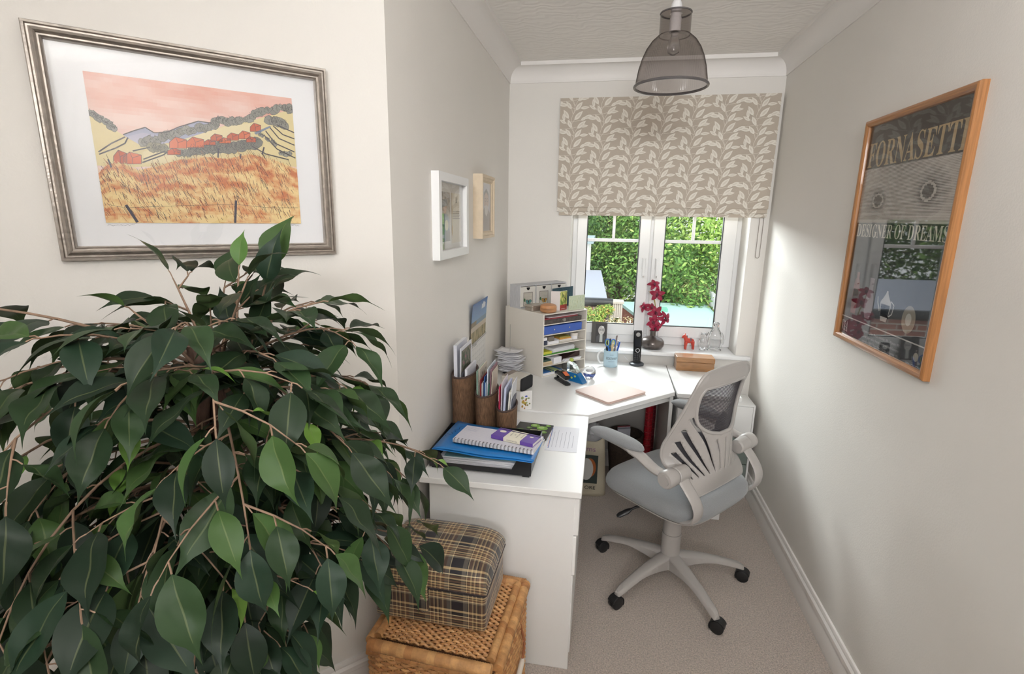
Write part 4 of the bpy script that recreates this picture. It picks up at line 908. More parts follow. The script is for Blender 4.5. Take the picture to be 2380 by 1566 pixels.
c = MB(); c.prism([(0, 0), (.155, 0), (.155, .05)], 0, .2, M=frameM((0, 0, 0), (1, 0, 0), (0, 0, 1)) @ T(0, 0, -.2)); inorg('brown_wallet', MB().prism([(0, 0), (.15, 0), (.15, .048), (.145, .048)], -.2, 0, M=frameM((0, 0, 0), (1, 0, 0), (0, 0, 1))), mat('dark_brown_card', rgb(64, 44, 42), .6), 'dark brown wedge-shaped wallet in the organiser', 'wallet', .165, .03, z)
for k in range(3): inorg('letter', MB().box(0, .13, 0, .02, 0, .004), PAPER, 'white letter stacked before the brown wallet', 'letter', .172+.004*k, .006, z+.0045*k, 0, 'letters before the brown wallet')
z = oshelf(0)+.001
inorg('writing_pad', MB().box(0, .15, 0, .2, 0, .014), PAPER, 'white writing pad on the lowest organiser shelf', 'pad', .012, .004, z)
c = MB()
for i in range(14): c.box(.010*i, .010*(i+1), 0, .2, 0, .005, rnd.choice((rgb(60, 110, 170), rgb(150, 170, 80), rgb(60, 90, 120), rgb(180, 196, 140))))
inorg('striped_notebook', c, PRINT, 'blue and green striped notebook on the writing pad', 'notebook', .014, .006, z+.0145, R(-1), flat=True)
inorg('grey_pouch', MB().rbox(.085, .05, .04, .015), mat('grey_cloth', rgb(110, 108, 104), .9), 'dark grey pouch at the right of lowest shelf', 'pouch', .245, .04, z, bevel=.006)
# on top of the organiser
zt = OH+.0004
t = thing('mini_chest', 'white-washed mini chest of three drawers on top of the organiser', 'chest', OM @ Vector((.0, .215, zt)), R(47)); CWD, CDD, CHH = .36, .092, .134
WWASH = mat('whitewashed_wood', rgb(192, 192, 194), .7, var=.18, vscale=30, stretch=(12, 12, .8))
c = MB(); c.box(0, .006, 0, CDD, 0, CHH).box(CWD-.006, CWD, 0, CDD, 0, CHH).box(.006, CWD-.006, 0, CDD, CHH-.006, CHH).box(.006, CWD-.006, 0, CDD, 0, .006).box(.006, CWD-.006, CDD-.005, CDD, .006, CHH-.006)
for k in (1, 2): c.box(CWD*k/3-.002, CWD*k/3+.002, 0, CDD-.005, .006, CHH-.006)
obj('case', c, WWASH, t)
for k in range(3):
    x0 = CWD*k/3+.005; x1 = CWD*(k+1)/3-.005; d = obj('drawer', MB().box(x0, x1, -.002, CDD-.008, .009, CHH-.010), mat('cream_drawer_front', rgb(220, 216, 208), .6), t, bevel=.001)
    xm = (x0+x1)/2; c = MB(); c.prism([(xm-.012, CHH-.014)]+[(xm+.012*math.cos(a), CHH-.014-.016*math.sin(a)) for a in (PI*i/10 for i in range(11))], .0, .0015, M=frameM((0, -.0021, 0), (1, 0, 0), (0, 0, 1))); obj('pull_cutout', c, mat('black_hole', rgb(22, 20, 20), .9), d)
    c = MB(); M_ = frameM((xm, -.0024, .052), (1, 0, 0), (0, 0, 1)); a, b = .034, .040
    c.add([(-a, -b, 0), (a, -b, 0), (a, b, 0), (-a, b, 0)], [(0, 1, 2, 3)], rgb(110, 104, 96), 0, M_); c.add([(-a+.003, -b+.003, .0002), (a-.003, -b+.003, .0002), (a-.003, b-.003, .0002), (-a+.003, b-.003, .0002)], [(0, 1, 2, 3)], rgb(200, 194, 182), 0, M_)
    for i in range(9): y_ = b-.008-.007*i; c.add([(-a+.006, y_, .0004), (a-.008-.008*(i % 3), y_, .0004), (a-.008-.008*(i % 3), y_+.001, .0004), (-a+.006, y_+.001, .0004)], [(0, 1, 2, 3)], rgb(150, 144, 136), 0, M_)
    wc = (rgb(96, 140, 136), rgb(190, 150, 80), rgb(120, 130, 100))[k]
    for sx in (-1, 1): ell2(c, sx*.012+.004, -.012, .011, .009, M_, rgb(40, 40, 40), .0006); ell2(c, sx*.012+.004, -.012, .0095, .0075, M_, wc, .0008); ell2(c, sx*.008+.004, -.024, .007, .006, M_, wc, .0008)
    ell2(c, .004, -.017, .002, .013, M_, rgb(50, 46, 44), .001); ell2(c, -.026, -.004, .006, .01, M_, rgb(70, 110, 70), .0008)
    obj('picture_label', c, PRINT, d, flat=True, recalc=False)
c = MB(); c.box(-.095, .095, 0, .0012, 0, .115, rgb(26, 62, 76)); M_ = frameM((0, -.0003, 0), (1, 0, 0), (0, 0, 1))
for k in range(60): ell2(c, rnd.uniform(-.09, .09), rnd.uniform(.06, .112), .0015, .0012, M_, rgb(60, 110, 116), .0002, 6)
c.add([(-.09+.0, .0, .0003)]+[(-.088+.085*math.cos(a), .06*math.sin(a), .0003) for a in (PI/2*i/10 for i in range(11))], [tuple(range(12))], rgb(120, 140, 146), 0, M_)
inorg('greeting_card', c, PRINT, 'dark teal greeting card standing in front of the mini chest', 'card', .265, .14, zt, R(8), flat=True, recalc=False)
def tree_scene(mb, M_):
    w, h = .066, .108
    for i in range(9):
        for j in range(14):
            u, v = i/9, j/14; cc = rgb(170, 56, 50) if v < .22 + .1*fbm(u*9, 2) else mixc(rgb(110, 140, 60), rgb(214, 210, 120), min(1, max(0, .5+fbm(u*6, v*6, 1, 4)*1.6)))
            mb.add([(w*u, h*v, .0002), (w*(u+1/9), h*v, .0002), (w*(u+1/9), h*(v+1/14), .0002), (w*u, h*(v+1/14), .0002)], [(0, 1, 2, 3)], cc, 0, M_)
    for a, b in (((.05, .0), (.052, .05)), ((.052, .05), (.045, .1)), ((.052, .055), (.06, .1)), ((.05, .06), (.02, .095))): mb.stroke([a, b], .0035, .0006, rgb(60, 46, 44), M_)
    mb.stroke([(.010+.0046*i, .007+.0016*(i % 2)) for i in range(11)], .0016, .0007, rgb(236, 226, 220), M_)
c = MB(); c.box(-.052, 0, -.0006, .0006, 0, .11, rgb(222, 214, 210), M=T(0, 0, 0, R(-38))); c.box(0, .066, -.0006, .0006, 0, .11, rgb(222, 214, 210), M=T(0, 0, 0, R(12))); tree_scene(c, T(0, 0, 0, R(12)) @ frameM((0, -.0008, 0), (1, 0, 0), (0, 0, 1)))
inorg('greeting_card', c, PRINT, 'open card with a red and yellow tree scene on organiser', 'card', .158, .045, zt, 0, flat=True, recalc=False)
c = MB(); c.box(0, .128, -.0006, .0006, 0, .082, rgb(196, 206, 180)); M_ = frameM((0, -.0007, 0), (1, 0, 0), (0, 0, 1))
for k in range(110): x = rnd.uniform(.002, .126); y = rnd.uniform(.002, .07); c.stroke([(x, y), (x+rnd.uniform(-.003, .003), y+rnd.uniform(.004, .012))], .0009, .0003, rnd.choice((rgb(120, 150, 110), rgb(226, 226, 216), rgb(90, 120, 100), rgb(206, 200, 110))), M_)
inorg('greeting_card', c, PRINT, 'pale green meadow card at the right front of organiser', 'card', .203, .02, zt, R(1), flat=True, recalc=False)
t = thing('metal_tin', 'flat silver tin on top of the organiser', 'tin', OM @ Vector((.054, .140, zt)), R(47)); TINM = mat('brushed_tin', rgb(186, 176, 164), .32, metal=.7)
obj('tin_body', MB().rbox(.10, .07, .02, .012), TINM, t, bevel=.002); obj('tin_lid', MB().rbox(.104, .074, .012, .013, (0, 0, .0204)), TINM, t, bevel=.003)
t = thing('wooden_pot', 'round turned wooden box with rings on top of the organiser', 'box', OM @ Vector((.072, .045, zt)), 0); WOODR = mat('olive_wood', rgb(190, 136, 92), .45, var=.35, vscale=9, stretch=(1, 1, 7))
obj('pot_base', MB().lathe([(.036, 0), (.045, .006), (.047, .016), (.046, .022)], 40), WOODR, t); obj('pot_lid', MB().lathe([(.046, .0224), (.047, .03), (.043, .04), (.03, .046), (.0, .048)], 40), WOODR, t)

# ================================================================== on the corner desk
DT = CZ+.0004
t = thing('laptop', 'closed rose gold laptop on the corner desk', 'laptop', (.064, 2.602, DT), R(47))
ROSE = mat('rose_gold_metal', rgb(212, 186, 176), .55, metal=0, spec=.25)
obj('laptop_base', MB().rbox(.282, .232, .007, .012), ROSE, t, bevel=.002); obj('laptop_lid', MB().rbox(.284, .234, .005, .012, (0, 0, .0075)), ROSE, t, bevel=.0015)
c = MB(); M_ = T(0, 0, .0127, R(180)); pts = []
for i in range(40):
    a = 2*PI*i/40; r = .0125*(1-.10*abs(math.sin(a))**8-.16*max(0, math.cos(a-PI/2))**14+.02*math.cos(2*a)); x, y = r*math.cos(a), r*math.sin(a)*1.06
    d = math.hypot(x-.0165, y-.002)
    if d < .0075: k = .0075/d; x = .0165+(x-.0165)*k; y = .002+(y-.002)*k
    pts.append((x, y, 0))
c.add(pts, [tuple(range(40))], rgb(250, 248, 246), 0, M_); c.add([(.0005+p*.72, .0150+q*.9, 0) for p, q in leafpts(0, 0, R(50), .008, .002)], [tuple(range(12))], rgb(250, 248, 246), 0, M_)
obj('logo', c, mat('mirror_logo', rgb(250, 248, 246), .15, metal=.3), t, flat=True)
for k in (0,): obj('hinge_line', MB().box(-.1, .1, .1162, .1172, .003, .009), DARKG, t)
# mug with pens
mx, my = .066, 3.118
t = thing('mug', 'pale blue mug with town name lettering holding pens', 'mug', (mx, my, DT)); MUGM = mat('blue_glaze', rgb(180, 208, 222), .2, coat=.5)
obj('mug_body', MB().lathe([(.040, 0), (.0425, .003), (.0425, .1), (.0415, .102), (.040, .1), (.039, .006), (0, .005)], 48), MUGM, t)
c = MB(); c.tube(spline([(-.041, 0, .085), (-.062, -.004, .088), (-.076, -.006, .068), (-.074, -.006, .04), (-.06, -.004, .02), (-.041, 0, .018)]), .0058, 10); obj('mug_handle', c, mat('white_glaze', rgb(236, 236, 236), .2), t)
c = MB(); words(c, 'BECKENHAM', .068, .015, rgb(44, 46, 50), T(0, .056, 0))
for (zz, x0, n_) in ((.078, -.011, 6), (.037, -.018, 10)):
    for k in range(n_): c.add([(x0+.0037*k, zz-.0014, 0), (x0+.0037*k+.0026, zz-.0014, 0), (x0+.0037*k+.0026, zz+.0014, 0), (x0+.0037*k, zz+.0014, 0)], [(0, 1, 2, 3)], rgb(120, 136, 146))
for i, p in enumerate(c.v): a = -PI/2+.12+p.x/.0428; c.v[i] = Vector((.0428*math.cos(a), .0428*math.sin(a), p.y))
obj('lettering', c, PRINT, t, flat=True, recalc=False)
def pen(dx, dy, lx, ly, L, r, body, tip, label, name='pen'):
    a = Vector((dx, dy, .007)); d = Vector((lx, ly, 1)).normalized(); t = thing(name, label, name.split('_')[-1], (mx, my, DT))
    c = MB(); c.tube([a, a+d*L*.78], r, 10); obj('pen_body', c, body, t); c = MB(); c.tube([a+d*L*.785, a+d*L*.99, a+d*L], [r*1.08, r*1.02, r*.5], 10); obj('pen_cap', c, tip, t)
PK = mat('black_plastic')
pen(-.015, -.006, -.08, -.02, .155, .004, PK, PK, 'thin black pen leaning left in the mug')
pen(-.004, .012, -.03, .05, .16, .0045, mat('dark_green_plastic', rgb(50, 84, 66), .4), PK, 'dark green pen at the back of the mug')
pen(.006, -.014, .0, -.05, .13, .0055, mat('yellow_plastic', rgb(206, 170, 40), .4), PK, 'yellow highlighter low in the mug')
pen(.012, .004, .1, .03, .185, .0045, mat('grey_brown_plastic', rgb(130, 112, 104), .4), mat('grey_brown_plastic'), 'tall grey-brown pen in the mug')
pen(.02, -.005, .19, -.02, .15, .0045, mat('blue_biro', rgb(36, 86, 180), .3), mat('blue_biro'), 'blue pen leaning right in the mug')
pen(.018, .012, .16, .05, .15, .0035, PAPER, mat('steel'), 'slim white pen behind the blue pen')
pen(-.014, .01, -.14, .03, .14, .0035, PK, mat('steel'), 'black pencil leaning far left in the mug')
pen(.0, -.022, .05, -.06, .14, .007, mat('pale_wood', rgb(206, 184, 140), .5), mat('pale_wood'), 'thick pale wooden pen at front of mug')
t = thing('scissors', 'scissors with blue and green looped handles in the mug', 'scissors', (mx, my, DT))
c = MB(); c.box(-.016, -.006, -.016, -.014, .008, .1); obj('blade', c, mat('steel'), t); c = MB(); c.box(-.011, -.001, -.0135, -.0115, .008, .1); obj('blade', c, mat('steel'), t)
for dx, ox in ((-1, -.024), (1, .010)):
    c = MB(); c.tube([(ox+.0125*math.cos(2*PI*i/24), -.014, .148+.021*math.sin(2*PI*i/24)) for i in range(24)], .0042, 8, closed=True); c.tube([(-.009+dx*.002, -.014, .098), (ox-dx*.004, -.014, .128)], .005, 8); h = obj('finger_loop', c, mat('blue_handle', rgb(56, 110, 190), .35), t)
    c = MB(); c.tube([(ox+.009*math.cos(2*PI*i/24), -.0165, .148+.0165*math.sin(2*PI*i/24)) for i in range(24)], .0022, 8, closed=True); obj('loop_lining', c, mat('lime_plastic', rgb(170, 196, 90), .4), h)
# telephone on its dock
t = thing('cordless_phone', 'black cordless phone upright on a round dock', 'phone', (.226, 3.178, DT))
c = MB(); c.lathe([(.042, 0), (.044, .004), (.043, .012), (.036, .016), (.02, .016)], 40); obj('dock', c, mat('dock_plastic', rgb(66, 70, 76), .35), t)
Mh = T(0, 0, .016, R(8), R(-7))
c = MB()
for (z0, z1, w0, w1, d0) in ((0, .03, .044, .046, .02), (.03, .12, .046, .05, .022), (.12, .185, .05, .05, .022), (.185, .197, .05, .044, .02)):
    a = rrect(w0, d0, .009); b = rrect(w1, d0, .009); n = len(a); c.add([(x, y, z0) for x, y in a]+[(x, y, z1) for x, y in b], [(i, (i+1) % n, n+(i+1) % n, n+i) for i in range(n)]+[tuple(range(n)), tuple(range(n, 2*n))], None, 0, Mh)
hs = obj('handset', c, mat('gloss_black', rgb(18, 18, 20), .2), t, ang=60)
c = MB(); M_ = Mh @ frameM((0, -.0116, .172), (1, 0, 0), (0, 0, 1)); c.lathe([(.014, 0), (.013, .002), (.009, .002), (.008, .001)], 28, M=M_); obj('earpiece', c, mat('steel'), hs)
c = MB(); M_ = Mh @ frameM((0, -.0116, .075), (1, 0, 0), (0, 0, 1)); c.tube([M_ @ Vector((.0115*math.cos(2*PI*i/28), .0115*math.sin(2*PI*i/28), .0005)) for i in range(28)], .0012, 6, closed=True); obj('ring_button', c, PAPER, hs)
c = MB(); c.box(-.018, .018, -.0122, -.0112, .098, .145, M=Mh); obj('screen', c, mat('phone_screen', rgb(34, 36, 42), .1), hs)
for r in range(4):
    for q in range(3): c = MB(); c.rbox(.010, .0018, .006, .0008, ((q-1)*.013, -.0115, .014+.012*(3-r)), M=Mh); obj('key', c, DARKG, hs)
c = MB(); c.tube(spline([(-.045, .0, .02), (-.06, .005, .03), (-.078, .008, .05)]), .0012, 6); obj('aerial', c, PAPER, t)
# wooden box
t = thing('wooden_box', 'lidded oak box beside the window sill on the right unit', 'box', (.452, 3.112, DZ+.0045)); w_, d_, h_ = .215, .105, .082
OAK2 = mat('oak_box', rgb(168, 122, 80), .3, var=.22, vscale=14, stretch=(1.2, 10, 10), coat=.4)
obj('box_body', MB().box(0, w_, 0, d_, 0, h_*.62), OAK2, t, bevel=.002); obj('lid', MB().box(-.002, w_+.002, -.002, d_+.002, h_*.63, h_), OAK2, t, bevel=.004)
# stapler, acrylic dispenser, glass paperweight
p0 = atz(1322, 897, CZ); p1 = atz(1292, 879, CZ); a = math.atan2((p0-p1).y, (p0-p1).x); c0 = (p0+p1)/2
t = thing('stapler', 'black stapler with an orange end in front of organiser', 'stapler', (c0.x, c0.y, DT), a)
obj('stapler_base', MB().rbox(.14, .034, .010, .01), BLACKP, t, bevel=.002)
c = MB(); c.prism([(-.062, .010), (-.05, .010), (-.045, .03), (.05, .022), (.05, .028), (-.045, .036), (-.062, .034)], -.009, .009, M=frameM((0, 0, 0), (1, 0, 0), (0, 0, 1))); obj('magazine', c, mat('steel'), t)
c = MB(); c.prism([(-.066, .030), (-.04, .037), (.055, .029), (.062, .036), (.058, .05), (.02, .062), (-.04, .06), (-.066, .046)], -.015, .015, M=frameM((0, 0, 0), (1, 0, 0), (0, 0, 1))); obj('stapler_arm', c, mat('gloss_black'), t, bevel=.004)
c = MB(); c.prism([(.018, .0622), (.056, .051), (.05, .056), (.02, .0662)], -.012, .012, M=frameM((0, 0, 0), (1, 0, 0), (0, 0, 1))); obj('orange_pad', c, mat('orange_plastic', rgb(220, 110, 60), .4), t, bevel=.002)
p0 = atz(1346, 892, CZ); p1 = atz(1322, 882, CZ); a = math.atan2((p0-p1).y, (p0-p1).x); c0 = (p0+p1)/2
t = thing('acrylic_ornament', 'clear and blue triangular acrylic ornament beside the stapler', 'ornament', (c0.x+.01, c0.y+.01, DT), a+R(12)); Mx = frameM((0, 0, 0), (1, 0, 0), (0, 0, 1))
obj('blue_base', MB().prism([(-.055, 0), (.062, 0), (.058, .012), (.02, .05), (-.05, .05)], -.02, .02, M=Mx), mat('blue_acrylic', rgb(30, 130, 200), .1, trans=.35), t, bevel=.002)
obj('clear_top', MB().prism([(-.05, .0505), (.02, .0505), (-.012, .09), (-.05, .105)], -.02, .02, M=Mx), glassy('clear_acrylic', rgb(226, 240, 240), 1.45, .05), t, bevel=.002)
for (x, z, q) in ((-.035, .03, 0), (-.015, .022, 1), (.008, .034, 2)): c = MB(); c.ball((x, -.0205, z), .006, 10, sc=(1.2, .4, 1)); obj('bead', c, mat('lime_bead', rgb(180, 196, 90), .3), t)
c = MB(); c.ball((-.035, 0, .115), .012, 12, sc=(1.1, 1, .9)); obj('lime_knob', c, mat('lime_bead'), t)
p0 = atz(1368, 883, CZ); t = thing('glass_paperweight', 'clear glass ball paperweight with a blue swirl', 'paperweight', (p0.x+.002, p0.y+.028, DT))
c = MB(); N = 32; c.lathe([(.012, 0), (.022, .004)]+[(.036*math.sin(PI*j/16), .036-.036*math.cos(PI*j/16)+.001) for j in range(4, 17)], 32); obj('glass_ball', c, glassy('solid_glass', (1, 1, 1, 1)), t)
c = MB(); c.tube([(.026*math.cos(a), .026*math.sin(a), .026+.004*math.sin(3*a)) for a in (2*PI*i/40 for i in range(40))], .0024, 8, closed=True); obj('blue_swirl', c, mat('blue_glass_core', rgb(70, 100, 190), .2), t)
c = MB(); c.ball((0, 0, .044), .012, 12, sc=(1.2, 1, .5)); obj('pale_core', c, PAPER, t)

# ================================================================== window sill
SZ = .8004
t = thing('portrait_print', 'dark portrait photograph of a man in glasses leaning on the sill', 'photograph', (-.012, 3.385, SZ)); Mx = T(0, 0, 0, R(-4), R(-8))
c = MB(); c.box(-.05, .05, 0, .003, 0, .14, rgb(74, 70, 66), M=Mx); M_ = Mx @ frameM((0, -.0008, 0), (1, 0, 0), (0, 0, 1))
def lay(pts, k, cc): c.add([(x, y, k*.0005) for x, y in pts], [tuple(range(len(pts)))], cc, 0, M_)
def oval(cx, cy, a, b): return [(cx+a*math.cos(2*PI*i/20), cy+b*math.sin(2*PI*i/20)) for i in range(20)]
lay([(-.024, .006), (.044, .006), (.044, .128), (-.024, .128)], 0, rgb(52, 48, 48)); lay([(-.02, .007), (.043, .007), (.042, .045), (.026, .056), (-.002, .056), (-.016, .044)], 1, rgb(78, 78, 80))
lay([(.004, .008), (.024, .008), (.022, .06), (.006, .06)], 2, rgb(196, 200, 196)); lay(oval(.014, .086, .021, .030), 3, rgb(186, 182, 178)); lay(oval(.014, .068, .014, .012), 4, rgb(206, 204, 200)); lay(oval(.022, .108, .008, .005), 4, rgb(224, 222, 218))
for q in (-1, 1): lay(oval(.015+q*.0085, .088, .0065, .0045), 5, rgb(60, 58, 58)); lay(oval(.015+q*.0085, .088, .0045, .003), 6, rgb(170, 168, 166))
lay([(.010, .067), (.020, .067), (.020, .069), (.010, .069)], 6, rgb(110, 104, 102))
obj('photo_card', c, PRINT, t, flat=True, recalc=False); c = MB(); c.box(-.02, .02, .02, .022, .0, .11, M=T(0, .036, 0, R(-4), R(14))); obj('easel_strut', c, BLACKP, t)
t = thing('flower_vase', 'squat dark metallic vase with a narrow neck on the sill', 'vase', (.325, 3.335, SZ)); c = MB()
c.lathe([(.045, 0), (.06, .004), (.07, .016), (.0735, .03), (.071, .046), (.06, .061), (.042, .070), (.024, .075), (.0175, .08), (.0165, .1), (.019, .114), (.017, .1145), (.0145, .1), (.014, .078)], 48); obj('vase_body', c, mat('dark_glaze', rgb(104, 96, 92), .28, metal=.55, var=.3, vscale=14), t)
t = thing('orchid_stem', 'stem of deep red artificial orchids standing in the vase', 'flower', (.325, 3.335, SZ)); c = MB()
stem = spline([(.0, 0, .085), (0, 0, .16), (.006, 0, .22), (-.004, 0, .30), (-.022, 0, .36), (-.034, 0, .425)]); c.tube(stem, [.003]*(len(stem)-8)+[.0016]*8, 7); c.tube(spline([(-.002, 0, .285), (-.022, 0, .335), (-.046, 0, .362)]), .0013, 6); c.tube(spline([(-.01, 0, .325), (.004, -.004, .36), (.01, -.008, .39)]), .0014, 6); c.tube(spline([(.003, 0, .19), (.03, -.01, .195), (.06, -.012, .19)]), .0015, 6); c.tube(spline([(.003, 0, .22), (-.03, -.008, .245)]), .0015, 6); obj('stem', c, mat('olive_stem', rgb(150, 140, 70), .5), t)
PETAL = mat('orchid_petal', rgb(150, 20, 58), .5, var=.25, vscale=40); LIP = mat('orchid_lip', rgb(92, 14, 40), .5)
def orchid(x, y, z, yaw, pitch, sc, rz=0):
    Mx = T(x, y, z, R(yaw), R(90-pitch)) @ T(0, 0, 0, R(rz)) @ Matrix.Scale(sc, 4); c = MB()
    for k, (a, l, w) in enumerate(((90, .042, .013), (18, .044, .014), (162, .044, .014), (-48, .042, .013), (228, .042, .013))):
        def f(u, v, a=a, l=l, w=w): q = v; ww = w*math.sin(PI*min(1, .12+.88*q)**.9)**.8*(u*2-1) if q < .999 else 0; xx = .004+l*q; zz = .010*q-.022*q*q+.25*ww*ww/w; ca, sa = math.cos(R(a)), math.sin(R(a)); return (xx*ca-ww*sa, xx*sa+ww*ca, zz)
        c.grid(f, 6, 8, M=Mx)
    fl = obj('bloom', c, PETAL, t, ang=80); c = MB(); c.ball((0, -.004, .010), .0095, 12, sc=(.9, 1.2, 1), M=Mx); c.ball((0, .006, .010), .005, 8, M=Mx); obj('bloom_lip', c, LIP, fl)
for q in ((-.016, -.012, .405, 10, 35, .92, 10), (.006, -.016, .345, -8, 10, 1.05, 0), (-.066, -.014, .262, -35, 15, .85, 20), (-.022, -.02, .262, 20, 30, .8, -20), (.004, -.026, .232, 5, 5, 1.1, 30), (.062, -.016, .196, 32, 5, 1.1, 15), (-.004, -.02, .168, -12, 20, 1.0, 40), (.010, -.018, .135, 8, -25, .95, 0)): orchid(*q)
t = thing('wooden_horse', 'small red painted wooden horse on the window sill', 'horse figurine', (.552, 3.352, SZ), R(12)); c = MB()
c.ball((0, 0, .056), .02, 18, sc=(1.55, .72, .8)); c.tube([(-.018, 0, .058), (-.026, 0, .074), (-.029, 0, .086)], [.015, .012, .010], 12, sx=.8); c.tube([(-.026, 0, .088), (-.036, 0, .084), (-.046, 0, .073)], [.011, .010, .006], 12, sx=.75)
for s_ in (-1, 1):
    c.tube([(-.02, s_*.007, .052), (-.022, s_*.008, .02), (-.0225, s_*.008, 0)], [.010, .0058, .005], 10); c.tube([(.02, s_*.007, .052), (.026, s_*.008, .02), (.027, s_*.008, 0)], [.012, .006, .005], 10); c.tube([(-.029, s_*.004, .09), (-.0275, s_*.005, .103)], [.004, .0012], 8)
o = obj('horse_body', c, mat('red_lacquer', rgb(196, 58, 38), .3, coat=.5), t); q = o.modifiers.new('fuse', 'REMESH'); q.mode = 'VOXEL'; q.voxel_size = .0016; q.use_smooth_shade = True
c = MB()
c.tube([(.004, .0150*math.cos(a), .056+.0172*math.sin(a)) for a in (R(-10)+R(200)*i/14 for i in range(15))], .0022, 6); c.tube([(.010, .0148*math.cos(a), .056+.0172*math.sin(a)) for a in (R(10)+R(160)*i/14 for i in range(15))], .0018, 6); obj('painted_saddle', c, mat('saddle_paint', rgb(90, 100, 110), .4), t)
c = MB(); c.tube([(-.019, 0, .092), (-.014, 0, .080), (-.012, 0, .072)], .0028, 8); obj('mane', c, mat('saddle_paint'), t)
SG = glassy('solid_glass')
t = thing('glass_owl', 'small rounded clear glass bird figurine on the sill', 'glass figurine', (.633, 3.345, SZ)); c = MB(); c.lathe([(.016, 0), (.02, .003), (.014, .008), (.013, .014), (.02, .024), (.0245, .045), (.024, .065), (.017, .078), (.018, .088), (.017, .102), (.011, .11), (0, .112)], 28); obj('glass_body', c, SG, t)
c = MB()
for s_ in (-1, 1): c.tube([(s_*.012, -.004, .1), (s_*.014, -.004, .116)], [.005, .001], 8)
obj('ear_tuft', c, SG, t)
t = thing('glass_penguin', 'tall clear glass penguin figurine at the right of the sill', 'glass figurine', (.706, 3.365, SZ)); c = MB(); c.lathe([(.042, 0), (.044, .006), (.036, .012), (.034, .02), (.04, .05), (.04, .085), (.033, .115), (.022, .135), (.0195, .145), (.021, .158), (.019, .172), (.01, .18), (0, .181)], 32, sy=.8); o = obj('glass_body', c, SG, t)
for s_ in (-1, 1): c = MB(); c.tube(spline([(s_*.034, 0, .112), (s_*.047, -.004, .08), (s_*.05, -.006, .04)]), [.008]*8+[.007]*8+[.003], 8, sx=.5); obj('glass_wing', c, SG, t)
c = MB(); c.tube([(-.012, -.012, .163), (-.030, -.022, .158)], [.007, .0015], 8); obj('glass_beak', c, SG, t)
c = MB(); c.ball((-.004, -.0175, .166), .0035, 8); obj('eye', c, BLACKP, t)
# ================================================================== under the desk
CANV = mat('cream_canvas', rgb(196, 186, 164), .9, bump=.2, bscale=300)
t = thing('tote_bag', 'cream canvas bag with dark lettering on the floor under the desk', 'bag', (-.03, 2.90, 0), R(4))
def bag(u, v):
    a = 2*PI*u; w = .105*(1-.12*v); d = .07*(1-.15*v); k = 1+.06*math.sin(5*a+4*v)*v; x = math.copysign(abs(math.cos(a))**.6, math.cos(a)); y = math.copysign(abs(math.sin(a))**.6, math.sin(a))
    return (w*x*k-.015*v, d*y*k, .002+.37*v+.03*math.sin(a*2+1)*v**3)
c = MB(); c.grid(bag, 48, 16, closeu=True); c.lathe([(.10, .002), (0, .002)], 24, sy=.6, cap=False); bd = obj('bag_body', c, CANV, t, ang=70, solid=.002)
Mx = frameM((.012, -.075, 0), (1, -.05, 0), (0, -.03, 1)); c = MB()
c.add([(-.10, .09, .002), (.035, .09, .002), (.035, .27, .002), (-.10, .27, .002)], [(0, 1, 2, 3)], rgb(56, 66, 62), 0, Mx); c.add([(-.01+.035*math.cos(a), .19+.06*math.sin(a), .003) for a in (2*PI*i/24 for i in range(24))], [tuple(range(24))], rgb(176, 98, 50), 0, Mx); c.add([(-.03+.04*math.cos(a), .18+.07*math.sin(a), .0035) for a in (2*PI*i/24 for i in range(24))], [tuple(range(24))], rgb(200, 198, 194), 0, Mx)
words(c, 'ORE', .062, .022, rgb(40, 40, 40), Mx @ T(-.004, .062, 0), .002); obj('printed_panel', c, PRINT, t, flat=True, recalc=False)
t = thing('plastic_carrier', 'crumpled grey carrier bag with pink lettering inside the canvas bag', 'bag', (-.045, 2.90, .25)); c = MB(); c.ball((0, 0, .1), .1, 28, sc=(.85, .5, .9))
for i, p in enumerate(c.v): c.v[i] = p*(1+.22*noise.noise(p*26))
obj('bag_bulk', c, mat('grey_film', rgb(176, 176, 178), .35), t, ang=25); c = MB(); words(c, 'ims', .062, .03, rgb(150, 110, 140), frameM((.02, -.068, .05), (1, 0, 0), (0, 0, 1))); obj('lettering', c, PRINT, t, flat=True, recalc=False)
t = thing('waste_basket', 'dark woven waste basket on the floor under the desk', 'basket', (.178, 3.03, 0)); c = MB()
N = 60; v = []; f = []
for j in range(9):
    for i in range(N): k = (1+.012*(1 if i % 2 else -1))*(.075+.03*j/8); v.append((k*math.cos(2*PI*i/N), k*math.sin(2*PI*i/N), (.33*j/8)))
for j in range(8):
    for i in range(N): f.append((j*N+i, j*N+(i+1) % N, (j+1)*N+(i+1) % N, (j+1)*N+i))
DW = mat('dark_wicker', rgb(62, 50, 42), .7, bump=.5, bscale=120, var=.3, vscale=60); obj('basket_wall', MB().add(v, f), DW, t, solid=.004); obj('basket_floor', MB().lathe([(.074, .0), (.074, .004)], 32), DW, t); c = MB(); c.tube([(.105*math.cos(2*PI*i/40), .105*math.sin(2*PI*i/40), .33) for i in range(40)], .007, 8, closed=True); obj('basket_rim', c, DW, t)
for k, (cc, lab) in enumerate(((rgb(196, 196, 206), 'pale grey magazine leaning in the waste basket'), (rgb(160, 160, 176), 'bluish magazine leaning in the waste basket'), (rgb(206, 190, 200), 'pinkish magazine leaning in the waste basket'), (rgb(150, 40, 50), 'red magazine leaning in the waste basket'))):
    o = single('magazine', MB().box(-.04, .04, -.002, .002, 0, .36, cc), PRINT, lab, 'magazine', (.168, 3.01+.016*k, .008), R(20), flat=True)
REDW = mat('red_wrap', rgb(170, 24, 40), .25, var=.5, vscale=90, coat=.3)
